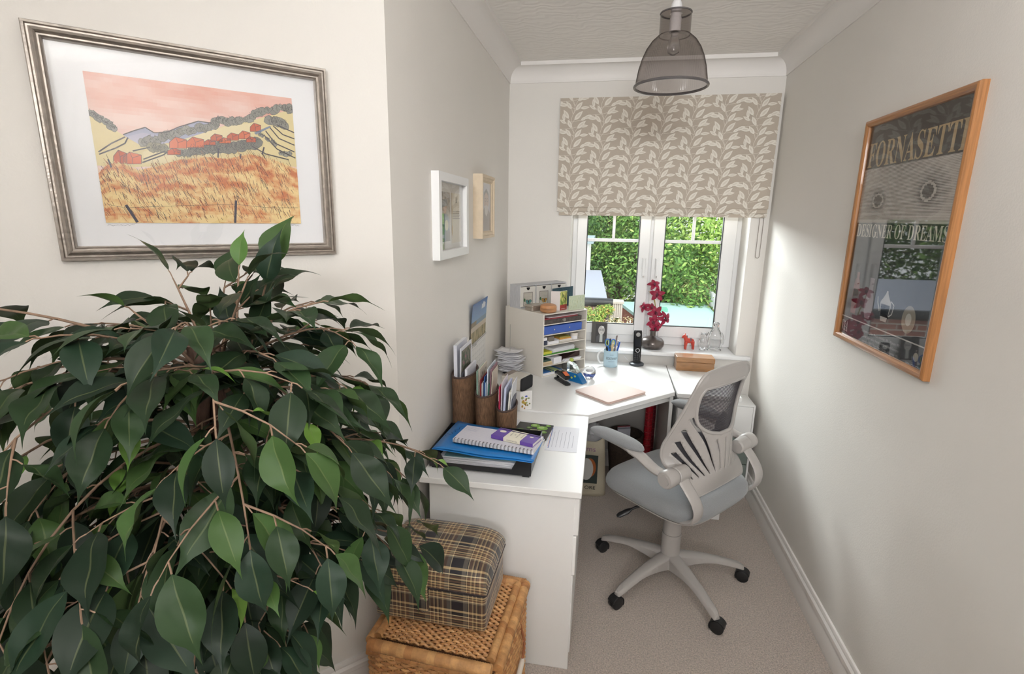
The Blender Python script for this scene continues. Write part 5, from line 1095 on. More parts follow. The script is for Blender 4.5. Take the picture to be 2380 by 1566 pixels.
for k, (x, y, h, lab) in enumerate(((.312, 3.06, .64, 'bright red roll of gift wrap standing under the desk'), (.334, 3.13, .60, 'darker red gift wrap roll behind the first roll'))):
    t = thing('gift_wrap_roll', lab, 'gift wrap', (x, y, 0)); c = MB(); c.lathe([(.024, .001), (.024, h)], 24); obj('paper_roll', c, REDW if k == 0 else mat('dark_red_wrap', rgb(110, 22, 34), .4), t)
    c = MB()
    for j in range(14): c.tube([(.0245*math.cos(2*PI*i/20), .0245*math.sin(2*PI*i/20), .05+.042*j) for i in range(20)], .0008, 4, closed=True)
    obj('silver_bands', c, mat('pink_foil', rgb(220, 120, 120), .3, metal=.5), t)
# ================================================================== wicker hamper and plaid sewing box
t = thing('wicker_hamper', 'golden wicker hamper with a lid on the floor', 'hamper', (-.414, 1.358, 0), R(-4)); HW, HD, HH = .395, .385, .375
CANE = mat('honey_cane', None, .5, attr=True, var=.22, vscale=50, bump=.15, bscale=200)
def cane(): return mixc(rgb(206, 158, 104), rgb(172, 118, 70), rnd.random())
peri = rrect(HW, HD, .035, 5); L_ = []; 
def perim_pts(n):
    pts = [Vector((x, y, 0)) for x, y in peri]; cum = [0]
    for a, b in zip(pts, pts[1:]+pts[:1]): cum.append(cum[-1]+(b-a).length)
    out = []
    for k in range(n):
        d = cum[-1]*k/n; i = max(j for j in range(len(pts)) if cum[j] <= d); a = pts[i]; b = pts[(i+1) % len(pts)]; q = a.lerp(b, (d-cum[i])/(cum[i+1]-cum[i])); out.append((q, (b-a).normalized()))
    return out
NS = 72; pp = perim_pts(NS*4); c = MB()
rows = int(HH/.0088)
for r_ in range(rows):
    z = .008+r_*.0088; cc = cane(); pts = []
    for k, (q, tg) in enumerate(pp): nrm = Vector((tg.y, -tg.x, 0)); pts.append(q+nrm*(.0036*math.cos(2*PI*k/8+PI*r_))+Vector((0, 0, z)))
    c.tube(pts, .0046, 5, cane(), closed=True)
obj('woven_body', c, CANE, t, ang=70); c = MB()
for k, (q, tg) in enumerate(pp[::4]): c.tube([q+Vector((0, 0, .003)), q+Vector((0, 0, HH))], .0032, 5, cane())
obj('upright_canes', c, CANE, t)
c = MB(); c.prism(rrect(HW-.014, HD-.014, .03), .004, HH-.002); obj('lining', c, mat('dark_cane_inside', rgb(90, 58, 34), .9), t)
def wrapped(pts, r, pitch, c_):
    """thick roll bound with cane: rings of alternating radius"""
    P_ = [Vector(p) for p in pts]; out = []; rad = []
    for a, b in zip(P_, P_[1:]):
        n = max(2, int((b-a).length/pitch))
        for k in range(n*2): out.append(a.lerp(b, k/(n*2))); rad.append(r*(1.04 if k % 2 else .965))
    out.append(P_[-1]); rad.append(r); k0 = len(c_.v); f0 = len(c_.f)
    c_.tube(out, rad, 10, cane())
    per = 10
    cols = {}
    for i in range(f0, len(c_.f)):
        ring = (min(c_.f[i])-k0)//per; cols.setdefault(ring//2//3, cane()); c_.c[i] = cols[ring//2//3]
c = MB(); z = HH+.006; a, b = HW/2-.004, HD/2-.004
for seg in ([(-a, -b+.02, z), (-a, b, z)], [(a, -b+.02, z), (a, b, z)], [(-a, b, z), (a, b, z)]): wrapped(spline(seg, 2), .017, .0075, c)
wrapped(spline([(-a, -b, z-.014), (a, -b, z-.014)], 2), .011, .0075, c)
obj('border_roll', c, CANE, t, ang=70)
ld = bpy.data.objects.new('lid', None); col.objects.link(ld); ld.parent = t
c = MB(); z = HH+.022; la, lb = HW/2-.026, HD/2-.03
wrapped(spline([(-la-.012, -HD/2-.002, z), (la+.012, -HD/2-.002, z)], 2), .0175, .0075, c); wrapped(spline([(la, -lb, z), (la, lb, z)], 2), .013, .0075, c); wrapped(spline([(-la, -lb, z), (-la, lb, z)], 2), .013, .0075, c); wrapped(spline([(-la, lb, z), (la, lb, z)], 2), .013, .0075, c)
obj('lid_roll', c, CANE, ld, ang=70); c = MB(); n = int(2*lb/.0085)
for k in range(n):
    y = -lb+.004+k*.0085; c.tube([(-la+2*la*i/72, y, z+.0032*math.cos(PI*i/3+PI*k)) for i in range(73)], .0042, 5, cane())
for k in range(22): x = -la+2*la*(k+.5)/22; c.tube([(x, -lb, z), (x, lb, z)], .0030, 5, cane())
obj('lid_weave', c, CANE, ld, ang=70); c = MB(); c.box(-la, la, -lb, lb, z-.008, z-.004); obj('lid_lining', c, mat('dark_cane_inside'), ld)
hz = HH-.10
c = MB(); c.tube(spline([(HW/2+.002, .09, hz+.03), (HW/2+.02, .07, hz-.02), (HW/2+.022, .03, hz-.06)]), .004, 7); obj('cord', c, mat('brown_cord', rgb(150, 94, 60), .8, bump=.4, bscale=300), t); c = MB(); c.tube(spline([(HW/2+.002, -.12, hz+.03), (HW/2+.022, -.10, hz-.03), (HW/2+.022, -.06, hz-.07)]), .004, 7); obj('cord', c, mat('brown_cord', rgb(150, 94, 60), .8, bump=.4, bscale=300), t)
c = MB(); c.tube([(HW/2+.022, -.075, hz-.074), (HW/2+.022, -.065, hz-.072), (HW/2+.022, .035, hz-.056), (HW/2+.022, .045, hz-.054)], [.006, .0085, .0085, .006], 14); obj('toggle', c, mat('cream_toggle', rgb(222, 212, 200), .4), t)
# plaid cloth: stripes along two object axes
def plaid(name, ua, va, uv=False):
    m = bpy.data.materials.new(name); m.use_nodes = True; n = m.node_tree; L = n.links; b = n.nodes['Principled BSDF']; b.inputs['Roughness'].default_value = .5; b.inputs['Sheen Weight'].default_value = .2
    tc = n.nodes.new('ShaderNodeTexCoord'); sp = n.nodes.new('ShaderNodeSeparateXYZ'); L.new(tc.outputs['UV' if uv else 'Object'], sp.inputs[0]); outs = []
    NVY, BEI, BRN, GRY, CRM_, DK = (rgb(26, 22, 30), rgb(196, 170, 126), rgb(106, 76, 54), rgb(120, 112, 98), rgb(226, 208, 166), rgb(14, 12, 14))
    for ax, per, st in ((ua, .118, [(0, NVY), (.20, GRY), (.31, DK), (.33, CRM_), (.35, BRN), (.43, BEI), (.47, DK), (.49, BRN), (.53, BEI), (.57, DK), (.59, BRN), (.66, BEI), (.70, BRN), (.78, GRY), (.88, CRM_), (.90, NVY)]), (va, .098, [(0, NVY), (.24, GRY), (.29, CRM_), (.32, BRN), (.38, BEI), (.41, DK), (.44, BEI), (.49, DK), (.52, BRN), (.58, DK), (.61, BEI), (.66, BRN), (.72, DK), (.74, CRM_), (.77, NVY), (.88, BEI), (.95, NVY)])):
        if isinstance(ax, tuple):
            a0 = n.nodes.new('ShaderNodeMath'); a0.operation = 'MULTIPLY_ADD'; L.new(sp.outputs[ax[1]], a0.inputs[0]); a0.inputs[1].default_value = ax[2]; L.new(sp.outputs[ax[0]], a0.inputs[2]); src = a0.outputs[0]
        else: src = sp.outputs[ax]
        d = n.nodes.new('ShaderNodeMath'); d.operation = 'MULTIPLY_ADD'; L.new(src, d.inputs[0]); d.inputs[1].default_value = 1/per; d.inputs[2].default_value = 10.35
        fr = n.nodes.new('ShaderNodeMath'); fr.operation = 'FRACT'; L.new(d.outputs[0], fr.inputs[0]); r = n.nodes.new('ShaderNodeValToRGB'); r.color_ramp.interpolation = 'CONSTANT'; e = r.color_ramp.elements
        while len(e) > 1: e.remove(e[-1])
        e[0].position = st[0][0]; e[0].color = st[0][1]
        for p, cc in st[1:]: q = e.new(p); q.color = cc
        L.new(fr.outputs[0], r.inputs[0]); outs.append(r.outputs[0])
    mx = n.nodes.new('ShaderNodeMix'); mx.data_type = 'RGBA'; mx.inputs[0].default_value = .6; L.new(outs[0], mx.inputs[6]); L.new(outs[1], mx.inputs[7]); L.new(mx.outputs[2], b.inputs['Base Color']); return m
PL_TOP = plaid('plaid_cloth', 'X', 'Y', True); PL_FR = plaid('plaid_front_cloth', ('Y', 'X', 1.0), 'Z'); BRD = mat('dark_braid', rgb(50, 42, 44), .6, bump=.6, bscale=260)
sz0 = HH+.0445; t = thing('sewing_box', 'plaid fabric covered sewing box with a padded lid on the hamper', 'sewing box', (-.455, 1.385, sz0), R(-1.5)); sw, sd, sh = .345, .245, .115
obj('box_body', MB().rbox(sw, sd, sh, .012), plaid('plaid_body_cloth', ('X', 'Y', 1.0), 'Z'), t, bevel=.003)
c = MB(); c.tube([(x, y, sh+.003) for x, y in rrect(sw-.006, sd-.006, .012)], .004, 8, closed=True); obj('body_braid', c, BRD, t)
def lidf(u, v):
    """padded lid: rounded-rectangle dome"""
    x = (u*2-1); y = (v*2-1); sxx = math.copysign(1-(1-abs(x))**1.0, x); hz_ = (max(0, 1-abs(x)**5.0)*max(0, 1-abs(y)**4.0))**.42
    return (x*(sw/2+.004), y*(sd/2+.006), sh+.022+.075*hz_)
NX, NY = 60, 48; warp = lambda q: q+.10*math.sin(4*PI*q)/(2*PI)*-1
c = MB(); c.grid(lambda u, v: lidf(warp(u), warp(v)), NX, NY)
pv = c.v[:]; su = {}
for a in range(NY+1):
    acc = 0
    for b in range(NX+1):
        if b: acc += (pv[a*(NX+1)+b]-pv[a*(NX+1)+b-1]).length
        su[a, b] = [acc, 0]
    for b in range(NX+1): su[a, b][0] -= acc/2
for b in range(NX+1):
    acc = 0
    for a in range(NY+1):
        if a: acc += (pv[a*(NX+1)+b]-pv[(a-1)*(NX+1)+b]).length
        su[a, b][1] = acc
uvs = [tuple(su[k//(NX+1), k % (NX+1)]) for k in range(len(pv))]
c.prism(rrect(sw+.008, sd+.012, .004), sh+.008, sh+.022); uvs += [(p.x, p.y+p.z) for p in c.v[len(pv):]]
lo = obj('lid', c, PL_TOP, t, ang=60); ul = lo.data.uv_layers.new(name='UVMap')
for lp in lo.data.loops: ul.data[lp.index].uv = uvs[lp.vertex_index]
c = MB(); c.tube([(x, y, sh+.010) for x, y in rrect(sw+.006, sd+.010, .006)], .003, 8, closed=True); obj('lid_braid', c, BRD, t)
c = MB(); Mx = frameM((-.012, -sd/2-.008, 0), (1, 0, 0), (0, 0, 1)); c.prism([(-.014, .03+.03), (-.017, .056), (-.018, sh-.04)][:0]+[(-.017, .062), (-.012, .05), (0, .044), (.012, .05), (.017, .062), (.013, sh+.03), (-.013, sh+.03)], 0, .007, M=Mx); obj('clasp_tab', c, plaid('plaid_tab_cloth', 'X', 'Z'), t, bevel=.003)
# ================================================================== office chair, turned towards the corner desk (local +y is forward, +x its right)
t = thing('office_chair', 'light grey office chair with a slotted mesh back at the desk', 'chair', (.36, 2.18, 0), R(48))
CASTB = mat('caster_black', rgb(30, 30, 31), .45)
c = MB(); a0 = 153-48
c.lathe([(.05, .072), (.058, .08), (.052, .118), (.040, .132), (.036, .134)], 40)
hub = obj('base_hub', c, CHAIRP, t)
for k in range(5):
    a = R(a0+72*k); d = Vector((math.cos(a), math.sin(a), 0)); n_ = Vector((-d.y, d.x, 0)); c = MB(); v = []; f = []
    N = 14
    for i in range(N+1):
        q = i/N; r = .02+.318*q; top = .138-.012*q-.046*q*q; bot = .068+.030*math.sin(PI*min(1, q*1.02))*.9+.0*q; bot = min(bot, top-.022) if q < .97 else top-.026; wt = .042-.019*q; wb = .046-.018*q
        if i == N: wt *= .6; wb *= .7; top -= .006
        for (w, z) in ((-wb, bot), (-wt*1.02, top-.008), (-wt*.6, top), (wt*.6, top), (wt*1.02, top-.008), (wb, bot)): v.append(d*r+n_*w*.72+Vector((0, 0, z)))
    for i in range(N):
        for j in range(6): f.append((i*6+j, i*6+(j+1) % 6, (i+1)*6+(j+1) % 6, (i+1)*6+j))
    f += [tuple(range(6)), tuple(range(N*6, N*6+6))]
    obj('base_leg', c.add(v, f), CHAIRP, t, ang=45, bevel=.004)
    e = d*.325; rot = R(20+a0+72*k+(40, -25, 15, -50, 70)[k]); cs_ = bpy.data.objects.new('caster', None); col.objects.link(cs_); cs_.parent = t; cs_.location = (e.x, e.y, 0); cs_.rotation_euler = (0, 0, rot)
    c = MB(); c.tube([(0, 0, .05), (0, 0, .078)], .0075, 12); obj('caster_stem', c, mat('steel'), cs_)
    c = MB()
    for s_ in (-1, 1):
        M_ = frameM((.012, s_*.011, .027), (1, 0, 0), (0, 0, 1)); c.lathe([(.001, -.008), (.021, -.009), (.027, -.006), (.027, .006), (.021, .009), (.001, .008)], 28, M=M_)
    obj('caster_wheel', c, CASTB, cs_)
    c = MB(); c.grid(lambda u, v: (.012+.030*math.cos(R(20+190*u)), (v*2-1)*.021*(1-.12*abs(v*2-1)**3), .028+.030*math.sin(R(20+190*u))), 16, 8); obj('caster_hood', c, CASTB, cs_, solid=.003)
c = MB(); c.lathe([(.034, .118), (.041, .124), (.0415, .235)], 36); c.lathe([(.0395, .236), (.038, .345)], 36); c.lathe([(.026, .345), (.026, .41)], 28); obj('gas_column', c, CHAIRP, t)
c = MB(); c.box(-.075, .075, -.10, .09, .398, .424); c.box(-.045, .045, -.06, .06, .36, .398); obj('tilt_mechanism', c, BLACKP, t, bevel=.006)
c = MB(); c.tube(spline([(-.05, .01, .388), (-.10, .05, .384), (-.15, .085, .372), (-.175, .10, .36)]), .0055, 8); c.tube([(-.172, .098, .362), (-.185, .108, .352), (-.215, .128, .334), (-.224, .134, .330)], [.006, .013, .013, .007], 10, sx=.5, up=(.5, -.8, .2)); obj('height_lever', c, BLACKP, t)
# seat cushion: rings of a rounded square
def ring(sc, z, n=72):
    out = []
    for i in range(n):
        a = 2*PI*i/n; ca, sa = math.cos(a), math.sin(a); p = 2/4.6
        x = math.copysign(abs(ca)**p, ca)*.256*sc; y = math.copysign(abs(sa)**p, sa)*.248*sc+.008
        w = max(0, (y/.238-.25)); out.append((x*(1-.05*max(0, y/.238)), y, z-.038*w*w))
    return out
def rings(prof):
    c = MB(); v = []; f = []; n = 72
    for sc, z in prof: v += ring(sc, z)
    for j in range(len(prof)-1):
        for i in range(n): f.append((j*n+i, j*n+(i+1) % n, (j+1)*n+(i+1) % n, (j+1)*n+i))
    f += [tuple(range(n)), tuple(range((len(prof)-1)*n, len(prof)*n))]
    return c.add(v, f)
obj('seat_cushion', rings([(.5, .448), (.9, .447), (.965, .456), (.995, .472), (1.0, .486), (.985, .503), (.94, .520), (.84, .532), (.6, .538), (.3, .536), (.05, .535)]), CHAIRF, t, ang=80)
obj('seat_pan', rings([(.4, .424), (.82, .426), (.91, .438), (.915, .444), (.4, .4455)]), CHAIRP, t)
# back shell with mesh opening and fanned slots
def curve(tab):
    q = spline([(a, b, 0) for a, b in tab], 16)
    def f(x):
        if x <= q[0].x: return q[0].y
        for a, b in zip(q, q[1:]):
            if x <= b.x: return a.y+(b.y-a.y)*(x-a.x)/(b.x-a.x+1e-12)
        return q[-1].y
    return f
WT = curve([(.55, .19), (.61, .203), (.68, .213), (.78, .206), (.9, .191), (1.0, .182), (1.05, .178)])
FC = curve([(.55, -.195), (.62, -.205), (.70, -.203), (.79, -.194), (.9, -.19), (1.05, -.18)])
FE = curve([(.55, .005), (.60, .05), (.66, .135), (.72, .145), (.80, .105), (.90, .06), (1.0, .018), (1.05, .005)])
def SH(u, z, off=0):
    return Vector((u*WT(z), FC(z)+FE(z)*u*u+off, z-.012*u*u*max(0, (z-.95)/.1)))
HW_ = curve([(.784, .16), (.79, .32), (.802, .47), (.822, .61), (.85, .71), (.89, .78), (.93, .805), (.96, .80), (.972, .765)])
def oval_open(g=0):
    zz = [.784-g+(.972-.784+g)*i/26 for i in range(27)]
    r = [((HW_(max(z, .784))+g*5), z) for z in zz]; top = [(.745+g*5, .980+g*.6), (.69, .983+g), (.35, .984+g)]
    h = r+top; return h+[(-u, z) for u, z in reversed(h)]
SL = []
for top, mid, bot in (((.82, .862), (.46, .758), (.25, .63)), ((.86, .81), (.58, .715), (.38, .625)), ((.86, .757), (.66, .680), (.50, .62)), ((.87, .707), (.73, .662), (.62, .617)), ((.83, .657), (.79, .632), (.75, .612)), ((.24, .764), (.17, .71), (.125, .632))):
    for s_ in (-1, 1): SL.append([(s_*p.x, p.y) for p in spline([(top[0], top[1], 0), (mid[0], mid[1], 0), (bot[0], bot[1], 0)], 9)])
SL.append([(0, .762-.132*i/12) for i in range(13)])
from mathutils.geometry import delaunay_2d_cdt
KU = .2
def slot_poly(s_):
    n = len(s_); L_, R_ = [], []
    for i, (u, z) in enumerate(s_):
        a = s_[max(0, i-1)]; b = s_[min(n-1, i+1)]; d = Vector(((b[0]-a[0])*KU, b[1]-a[1])).normalized(); nn = Vector((-d.y, d.x)); k = 1-i/(n-1); w = .0024+.0048*k*(1 if abs(s_[0][0]) > .3 else .15)
        L_.append((u*KU+nn.x*w, z+nn.y*w)); R_.append((u*KU-nn.x*w, z-nn.y*w))
    return L_+R_[::-1]
zs = [.57+.43*i/60 for i in range(61)]
bnd = [(1-.10*(1-math.sin(PI/2*i/6)), .55+.02*(1-math.cos(PI/2*i/6))) for i in range(7)]+[(1, z) for z in zs[1:]]+[(1-.27*(1-math.cos(PI/2*i/10)), 1.0+.05*math.sin(PI/2*i/10)) for i in range(1, 11)]
top_ = [(u, 1.05) for u in (.55, .35, .15)]; bot_ = [(u, .55) for u in (.15, .4, .65)]
half = bot_+bnd+top_; outer = [(u*KU, z) for u, z in half]+[(-u*KU, z) for u, z in reversed(half)]
loops = [outer, [(u*KU, z) for u, z in oval_open()]]+[slot_poly(s_) for s_ in SL]
P2 = []; Fs = []
for l_ in loops: Fs.append(list(range(len(P2), len(P2)+len(l_)))); P2 += [Vector(p) for p in l_]
for i in range(41):
    for k in range(56):
        u = -.97+1.94*i/40; z = .556+.488*k/55
        if z > 1.0 and abs(u) > .75: continue
        P2.append(Vector((u*KU+.0003*math.sin(k*7.1), z)))
cv, ce_, cf, _, _, _ = delaunay_2d_cdt(P2, [], Fs, 0, 1e-5)
def inside(p, poly):
    r = False; n = len(poly)
    for i in range(n):
        (x0, y0), (x1, y1) = poly[i], poly[(i+1) % n]
        if (y0 > p[1]) != (y1 > p[1]) and p[0] < x0+(p[1]-y0)*(x1-x0)/(y1-y0): r = not r
    return r
def solid_face(f):
    p = ((cv[f[0]].x+cv[f[1]].x+cv[f[2]].x)/3, (cv[f[0]].y+cv[f[1]].y+cv[f[2]].y)/3)
    return inside(p, loops[0]) and not any(inside(p, l_) for l_ in loops[1:])
cf = [f for f in cf if solid_face(f)]
c = MB(); c.add([SH(p.x/KU, p.y) for p in cv], [tuple(f) for f in cf])
b_ = obj('back_shell', c, CHAIRP, t, ang=60); q = b_.modifiers.new('thickness', 'SOLIDIFY'); q.thickness = .012; q.offset = 0; q.use_even_offset = False
c = MB(); c.tube([SH(u, z, -.002) for u, z in oval_open()], .0078, 10, closed=True); obj('opening_rim', c, CHAIRP, t)
c = MB(); c.tube([SH(u*.995, z, 0) for u, z in half+[(-a, b) for a, b in reversed(half)]], .0072, 8, closed=True); obj('shell_rim', c, CHAIRP, t)
MESHM = mat('dark_mesh', rgb(66, 61, 66), .7); c = MB(); n = 40
HO = lambda z: HW_(min(max(z, .784), .972))
for k in range(n):
    z = .786+(.982-.786)*k/(n-1); w = HO(z)+.03; c.tube([SH(-w+2*w*i/16, z, .008) for i in range(17)], .0018, 5)
for k in range(40):
    u = -.79+1.58*k/39; zz = [z for z in [.786+.197*i/24 for i in range(25)] if abs(u) < HO(z)+.02]
    if len(zz) > 2: c.tube([SH(u, z, .0090) for z in zz], .0005, 3)
obj('mesh_panel', c, MESHM, t)
# padded front of the backrest seen through the slots and below the mesh
c = MB(); c.grid(lambda u, v: SH((u*2-1)*.93, .565+.225*v, .020+.012*math.sin(PI*v)), 30, 20); obj('lumbar_pad', c, mat('dark_mesh_fabric', rgb(74, 72, 76), .9, bump=.4, bscale=500), t, solid=.010)
for s_ in (-1, 1):
    c = MB(); pts = spline([(s_*.232, -.158, .655), (s_*.232, -.20, .615), (s_*.228, -.236, .57), (s_*.222, -.246, .528), (s_*.215, -.228, .486), (s_*.20, -.17, .456), (s_*.17, -.08, .437), (s_*.13, .02, .428), (s_*.09, .08, .424)], 6)
    n_ = len(pts); c.tube(pts, [.030-.006*max(0, i/n_-.55) for i in range(n_)], 16, sx=.30, up=(1, 0, 0)); obj('arm_bracket', c, CHAIRP, t, ang=60)
    c = MB(); c.tube([(s_*.185, -.155, .652), (s_*.19, -.155, .652), (s_*.252, -.152, .652), (s_*.256, -.152, .652)], [.024, .030, .034, .031], 28); c.tube([(s_*.258, -.15, .652), (s_*.262, -.15, .652), (s_*.308, -.15, .652), (s_*.315, -.15, .652), (s_*.316, -.15, .652)], [.032, .035, .035, .030, .0], 28); h = obj('arm_pivot', c, CHAIRP, t)
    c = MB(); c.tube([(s_*.3145, -.15, .652), (s_*.3185, -.15, .652)], [.022, .021], 28); obj('pivot_cap', c, CHAIRP, h)
    c = MB(); pts = spline([(s_*.288, -.145, .66), (s_*.288, -.085, .664), (s_*.287, -.01, .692), (s_*.286, .06, .704), (s_*.286, .13, .706), (s_*.286, .22, .708)], 6); n_ = len(pts); c.tube(pts, [.015+.002*math.sin(PI*i/n_) if i < n_*.5 else .015-.006*(i/n_-.5)*2 for i in range(n_)], 12, sx=1.55, up=(0, -.3, 1)); obj('arm_link', c, CHAIRP, t)
    c = MB(); v = []; f = []; N = 24; K = 20
    for i in range(N+1):
        q = i/N; y = -.025+.275*q; e = max(.04, (1-abs(2*q-1)**3.2))**.5
        for k in range(K): a = 2*PI*k/K; x = math.copysign(abs(math.cos(a))**.8, math.cos(a))*.037*e; z = math.sin(a)*.021*e; v.append((s_*.286+x, y, .7235+z-(.006*(1-e))))
    for i in range(N):
        for k in range(K): f.append((i*K+k, i*K+(k+1) % K, (i+1)*K+(k+1) % K, (i+1)*K+k))
    f += [tuple(range(K)), tuple(range(N*K, N*K+K))]
    obj('armrest_pad', c.add(v, f), CHAIRF, t, ang=80)
# ================================================================== artificial weeping fig in the left foreground
rnd = random.Random(21)
FXY = Vector((-.655, .765, 0))
fic = thing('weeping_fig', 'large leafy artificial fig tree with a twisted trunk in front', 'potted tree', FXY)
BARK = mat('brown_bark', rgb(112, 88, 76), .85, var=.4, vscale=40, bump=.9, bscale=70, stretch=(1, 1, .3)); TWIG = mat('brown_twig', rgb(138, 112, 92), .7, var=.2, vscale=60)
LEAF = bpy.data.materials.new('fig_leaf'); LEAF.use_nodes = True
n_ = LEAF.node_tree; b_ = n_.nodes['Principled BSDF']; vc = n_.nodes.new('ShaderNodeVertexColor'); vc.layer_name = 'Col'; ge = n_.nodes.new('ShaderNodeNewGeometry'); mx = n_.nodes.new('ShaderNodeMix'); mx.data_type = 'RGBA'; mx.blend_type = 'MULTIPLY'
mx2 = n_.nodes.new('ShaderNodeMix'); mx2.data_type = 'RGBA'; mx2.inputs[7].default_value = rgb(96, 116, 72); ml = n_.nodes.new('ShaderNodeMath'); ml.operation = 'MULTIPLY'; ml.inputs[1].default_value = .35
n_.links.new(ge.outputs['Backfacing'], ml.inputs[0]); n_.links.new(ml.outputs[0], mx2.inputs[0]); n_.links.new(vc.outputs[0], mx2.inputs[6]); n_.links.new(mx2.outputs[2], b_.inputs['Base Color'])
b_.inputs['Roughness'].default_value = .44; b_.inputs['Specular IOR Level'].default_value = .22
c = MB(); c.lathe([(.12, 0), (.125, .005), (.15, .26), (.155, .27), (.155, .285), (.145, .285), (.14, .255)], 40); obj('pot', c, mat('brown_pot', rgb(92, 70, 56), .6), fic); obj('potting_moss', MB().lathe([(.14, .25), (.08, .262), (0, .266)], 28), mat('moss', rgb(84, 74, 52), .95, bump=.8, bscale=90), fic)
for k in range(3):
    a0_ = 2*PI*k/3; pts = []
    for i in range(40):
        q = i/39; z = .25+1.13*q; a = a0_+7.5*q; r = .024*(1-.35*q); pts.append((r*math.cos(a)+.012*math.sin(5*q), r*math.sin(a)+.012*math.cos(4*q), z))
    c = MB(); c.tube(pts, [.019*(1-.35*i/39)*(1+.10*math.sin(i*1.7+k)) for i in range(40)], 10); obj('trunk_stem', c, BARK, fic, ang=70)
wall_n = Vector((.70711, -.70711, 0)); wall_c = wall_n.dot(Vector((LW, JY, 0)))
def ok_pt(p, lim=.012):
    w = p+FXY; return w.dot(wall_n)-wall_c > lim
DG = (rgb(32, 48, 30), rgb(38, 56, 34), rgb(34, 52, 38), rgb(44, 64, 38), rgb(28, 42, 30)); YG = (rgb(92, 128, 56), rgb(108, 146, 62), rgb(80, 112, 56)); MG = (rgb(60, 84, 44), rgb(66, 92, 50))
def leaf(mb, p, d, up, L, wd, colr, droop=.5, fold=.25, wave=.0):
    """ovate leaf with a drip tip; d: growth direction, up: face normal"""
    d = d.normalized(); s = d.cross(up)
    s = s.normalized() if s.length > 1e-4 else d.orthogonal().normalized()
    u = s.cross(d).normalized(); NR = 13; prof = (0, .36, .64, .84, .96, 1.0, .98, .90, .75, .55, .32, .14, .05, 0)
    v = []; f = []; pos = p.copy(); dr = d.copy(); un = u.copy()
    for i in range(NR+1):
        w = wd*prof[i]; e = 1 if i < 10 else 1.3
        for j, sx in enumerate((-1, -.52, -.045, .045, .52, 1)):
            off = s*(sx*w)+un*(abs(sx)*w*fold*(1.0 if abs(sx) < .9 else .86)+wave*w*math.sin(i*.8+sx*2)); v.append(pos+off)
        st = L/NR*e; pos = pos+dr*st; ax = s; bend = droop*(.5+1.0*i/NR)/NR; Rm = Matrix.Rotation(-bend, 3, ax); dr = (Rm @ dr).normalized(); un = (Rm @ un).normalized()
    for i in range(NR):
        for j in range(5): f.append((i*6+j, i*6+j+1, (i+1)*6+j+1, (i+1)*6+j))
    k = len(mb.v); mb.v += v; mb.f += [[a+k for a in q] for q in f]; mb.mi += [0]*len(f)
    rib = mixc(colr, rgb(126, 132, 90), .24)
    for i in range(NR):
        for j in range(5): mb.c.append(rib if j == 2 and i < 10 else colr)
nleaf = 0
def branch(p0, d0, L, up=.0, sag=1.0, dens=.030, r0=.003, sub=True, big=1.0, depth=0, young=.06, tw=None, lv=None, face=None):
    global nleaf
    own = tw is None
    if own: tw = MB(); lv = MB()
    d = d0.normalized(); p = p0.copy(); pts = [p.copy()]; step = .02; n = int(L/step); side = rnd.random() > .5; acc = rnd.uniform(.0, dens)
    jit = Vector((rnd.uniform(-1, 1), rnd.uniform(-1, 1), rnd.uniform(-.4, .4)))
    for i in range(n):
        q = i/n
        d = (d+Vector((0, 0, -sag*step*(1.2+2.6*q)))+jit*.02*math.sin(i*.7)+Vector((0, 0, up*step))).normalized(); np_ = p+d*step
        if not ok_pt(np_, .03): d = (d+wall_n*.35).normalized(); np_ = p+d*step
        p = np_; pts.append(p.copy()); acc += step
        if q > (.14 if depth == 0 else .1) and acc > dens:
            acc = 0; side = not side
            s = d.cross(Vector((0, 0, 1))); s = s.normalized() if s.length > .05 else d.orthogonal().normalized()
            ld = (d*.55+s*(1 if side else -1)*rnd.uniform(.5, 1.0)+Vector((0, 0, rnd.uniform(-.55, .15)))+Vector((rnd.uniform(-.25, .25), rnd.uniform(-.25, .25), 0))).normalized()
            make_leaf(tw, lv, p, ld, big*rnd.uniform(.72, 1.12), young, face)
            if sub and depth == 0 and rnd.random() < .42 and q < .85:
                branch(p, (d*.7+s*(1 if side else -1)*.9+Vector((0, 0, rnd.uniform(-.1, .35)))), L*rnd.uniform(.22, .42), up, sag*1.1, dens*.9, r0*.6, False, big*.95, 1, young, tw, lv)
    make_leaf(tw, lv, p, d+Vector((0, 0, -.1)), big*rnd.uniform(.8, 1.1), young, face)
    tw.tube(pts[::2]+[pts[-1]], [r0*(1-.65*i/(len(pts[::2]))) for i in range(len(pts[::2])+1)], 6)
    if own:
        bo = obj('branch', tw, TWIG, fic, ang=80)
        if lv.v: obj('foliage', lv, LEAF, bo, ang=70, recalc=False)
def make_leaf(tw, lv, p, ld, k, young, face=None):
    global nleaf
    L = .104*k; pe = p+ld*.016
    if not ok_pt(pe+ld*L, .010) or not ok_pt(pe, .014): return
    y = rnd.random() < young; colr = rnd.choice(YG) if y else (rnd.choice(MG) if rnd.random() < .14 else rnd.choice(DG))
    if y: L *= .62
    up = Vector((rnd.uniform(-.45, .45), rnd.uniform(-.45, .45), 1))
    if face: up = Vector(face)+up*.3; ld = (ld+Vector((0, 0, .75))).normalized()
    tw.tube([p, p+ld*.008+Vector((0, 0, .002)), pe], .0011, 4, cap=False)
    leaf(lv, pe, ld+Vector((0, 0, rnd.uniform(-.25, .05))), up, L, L*rnd.uniform(.20, .255), colr, rnd.uniform(.4, 1.3), rnd.uniform(.12, .5), rnd.uniform(0, .2)); nleaf += 1
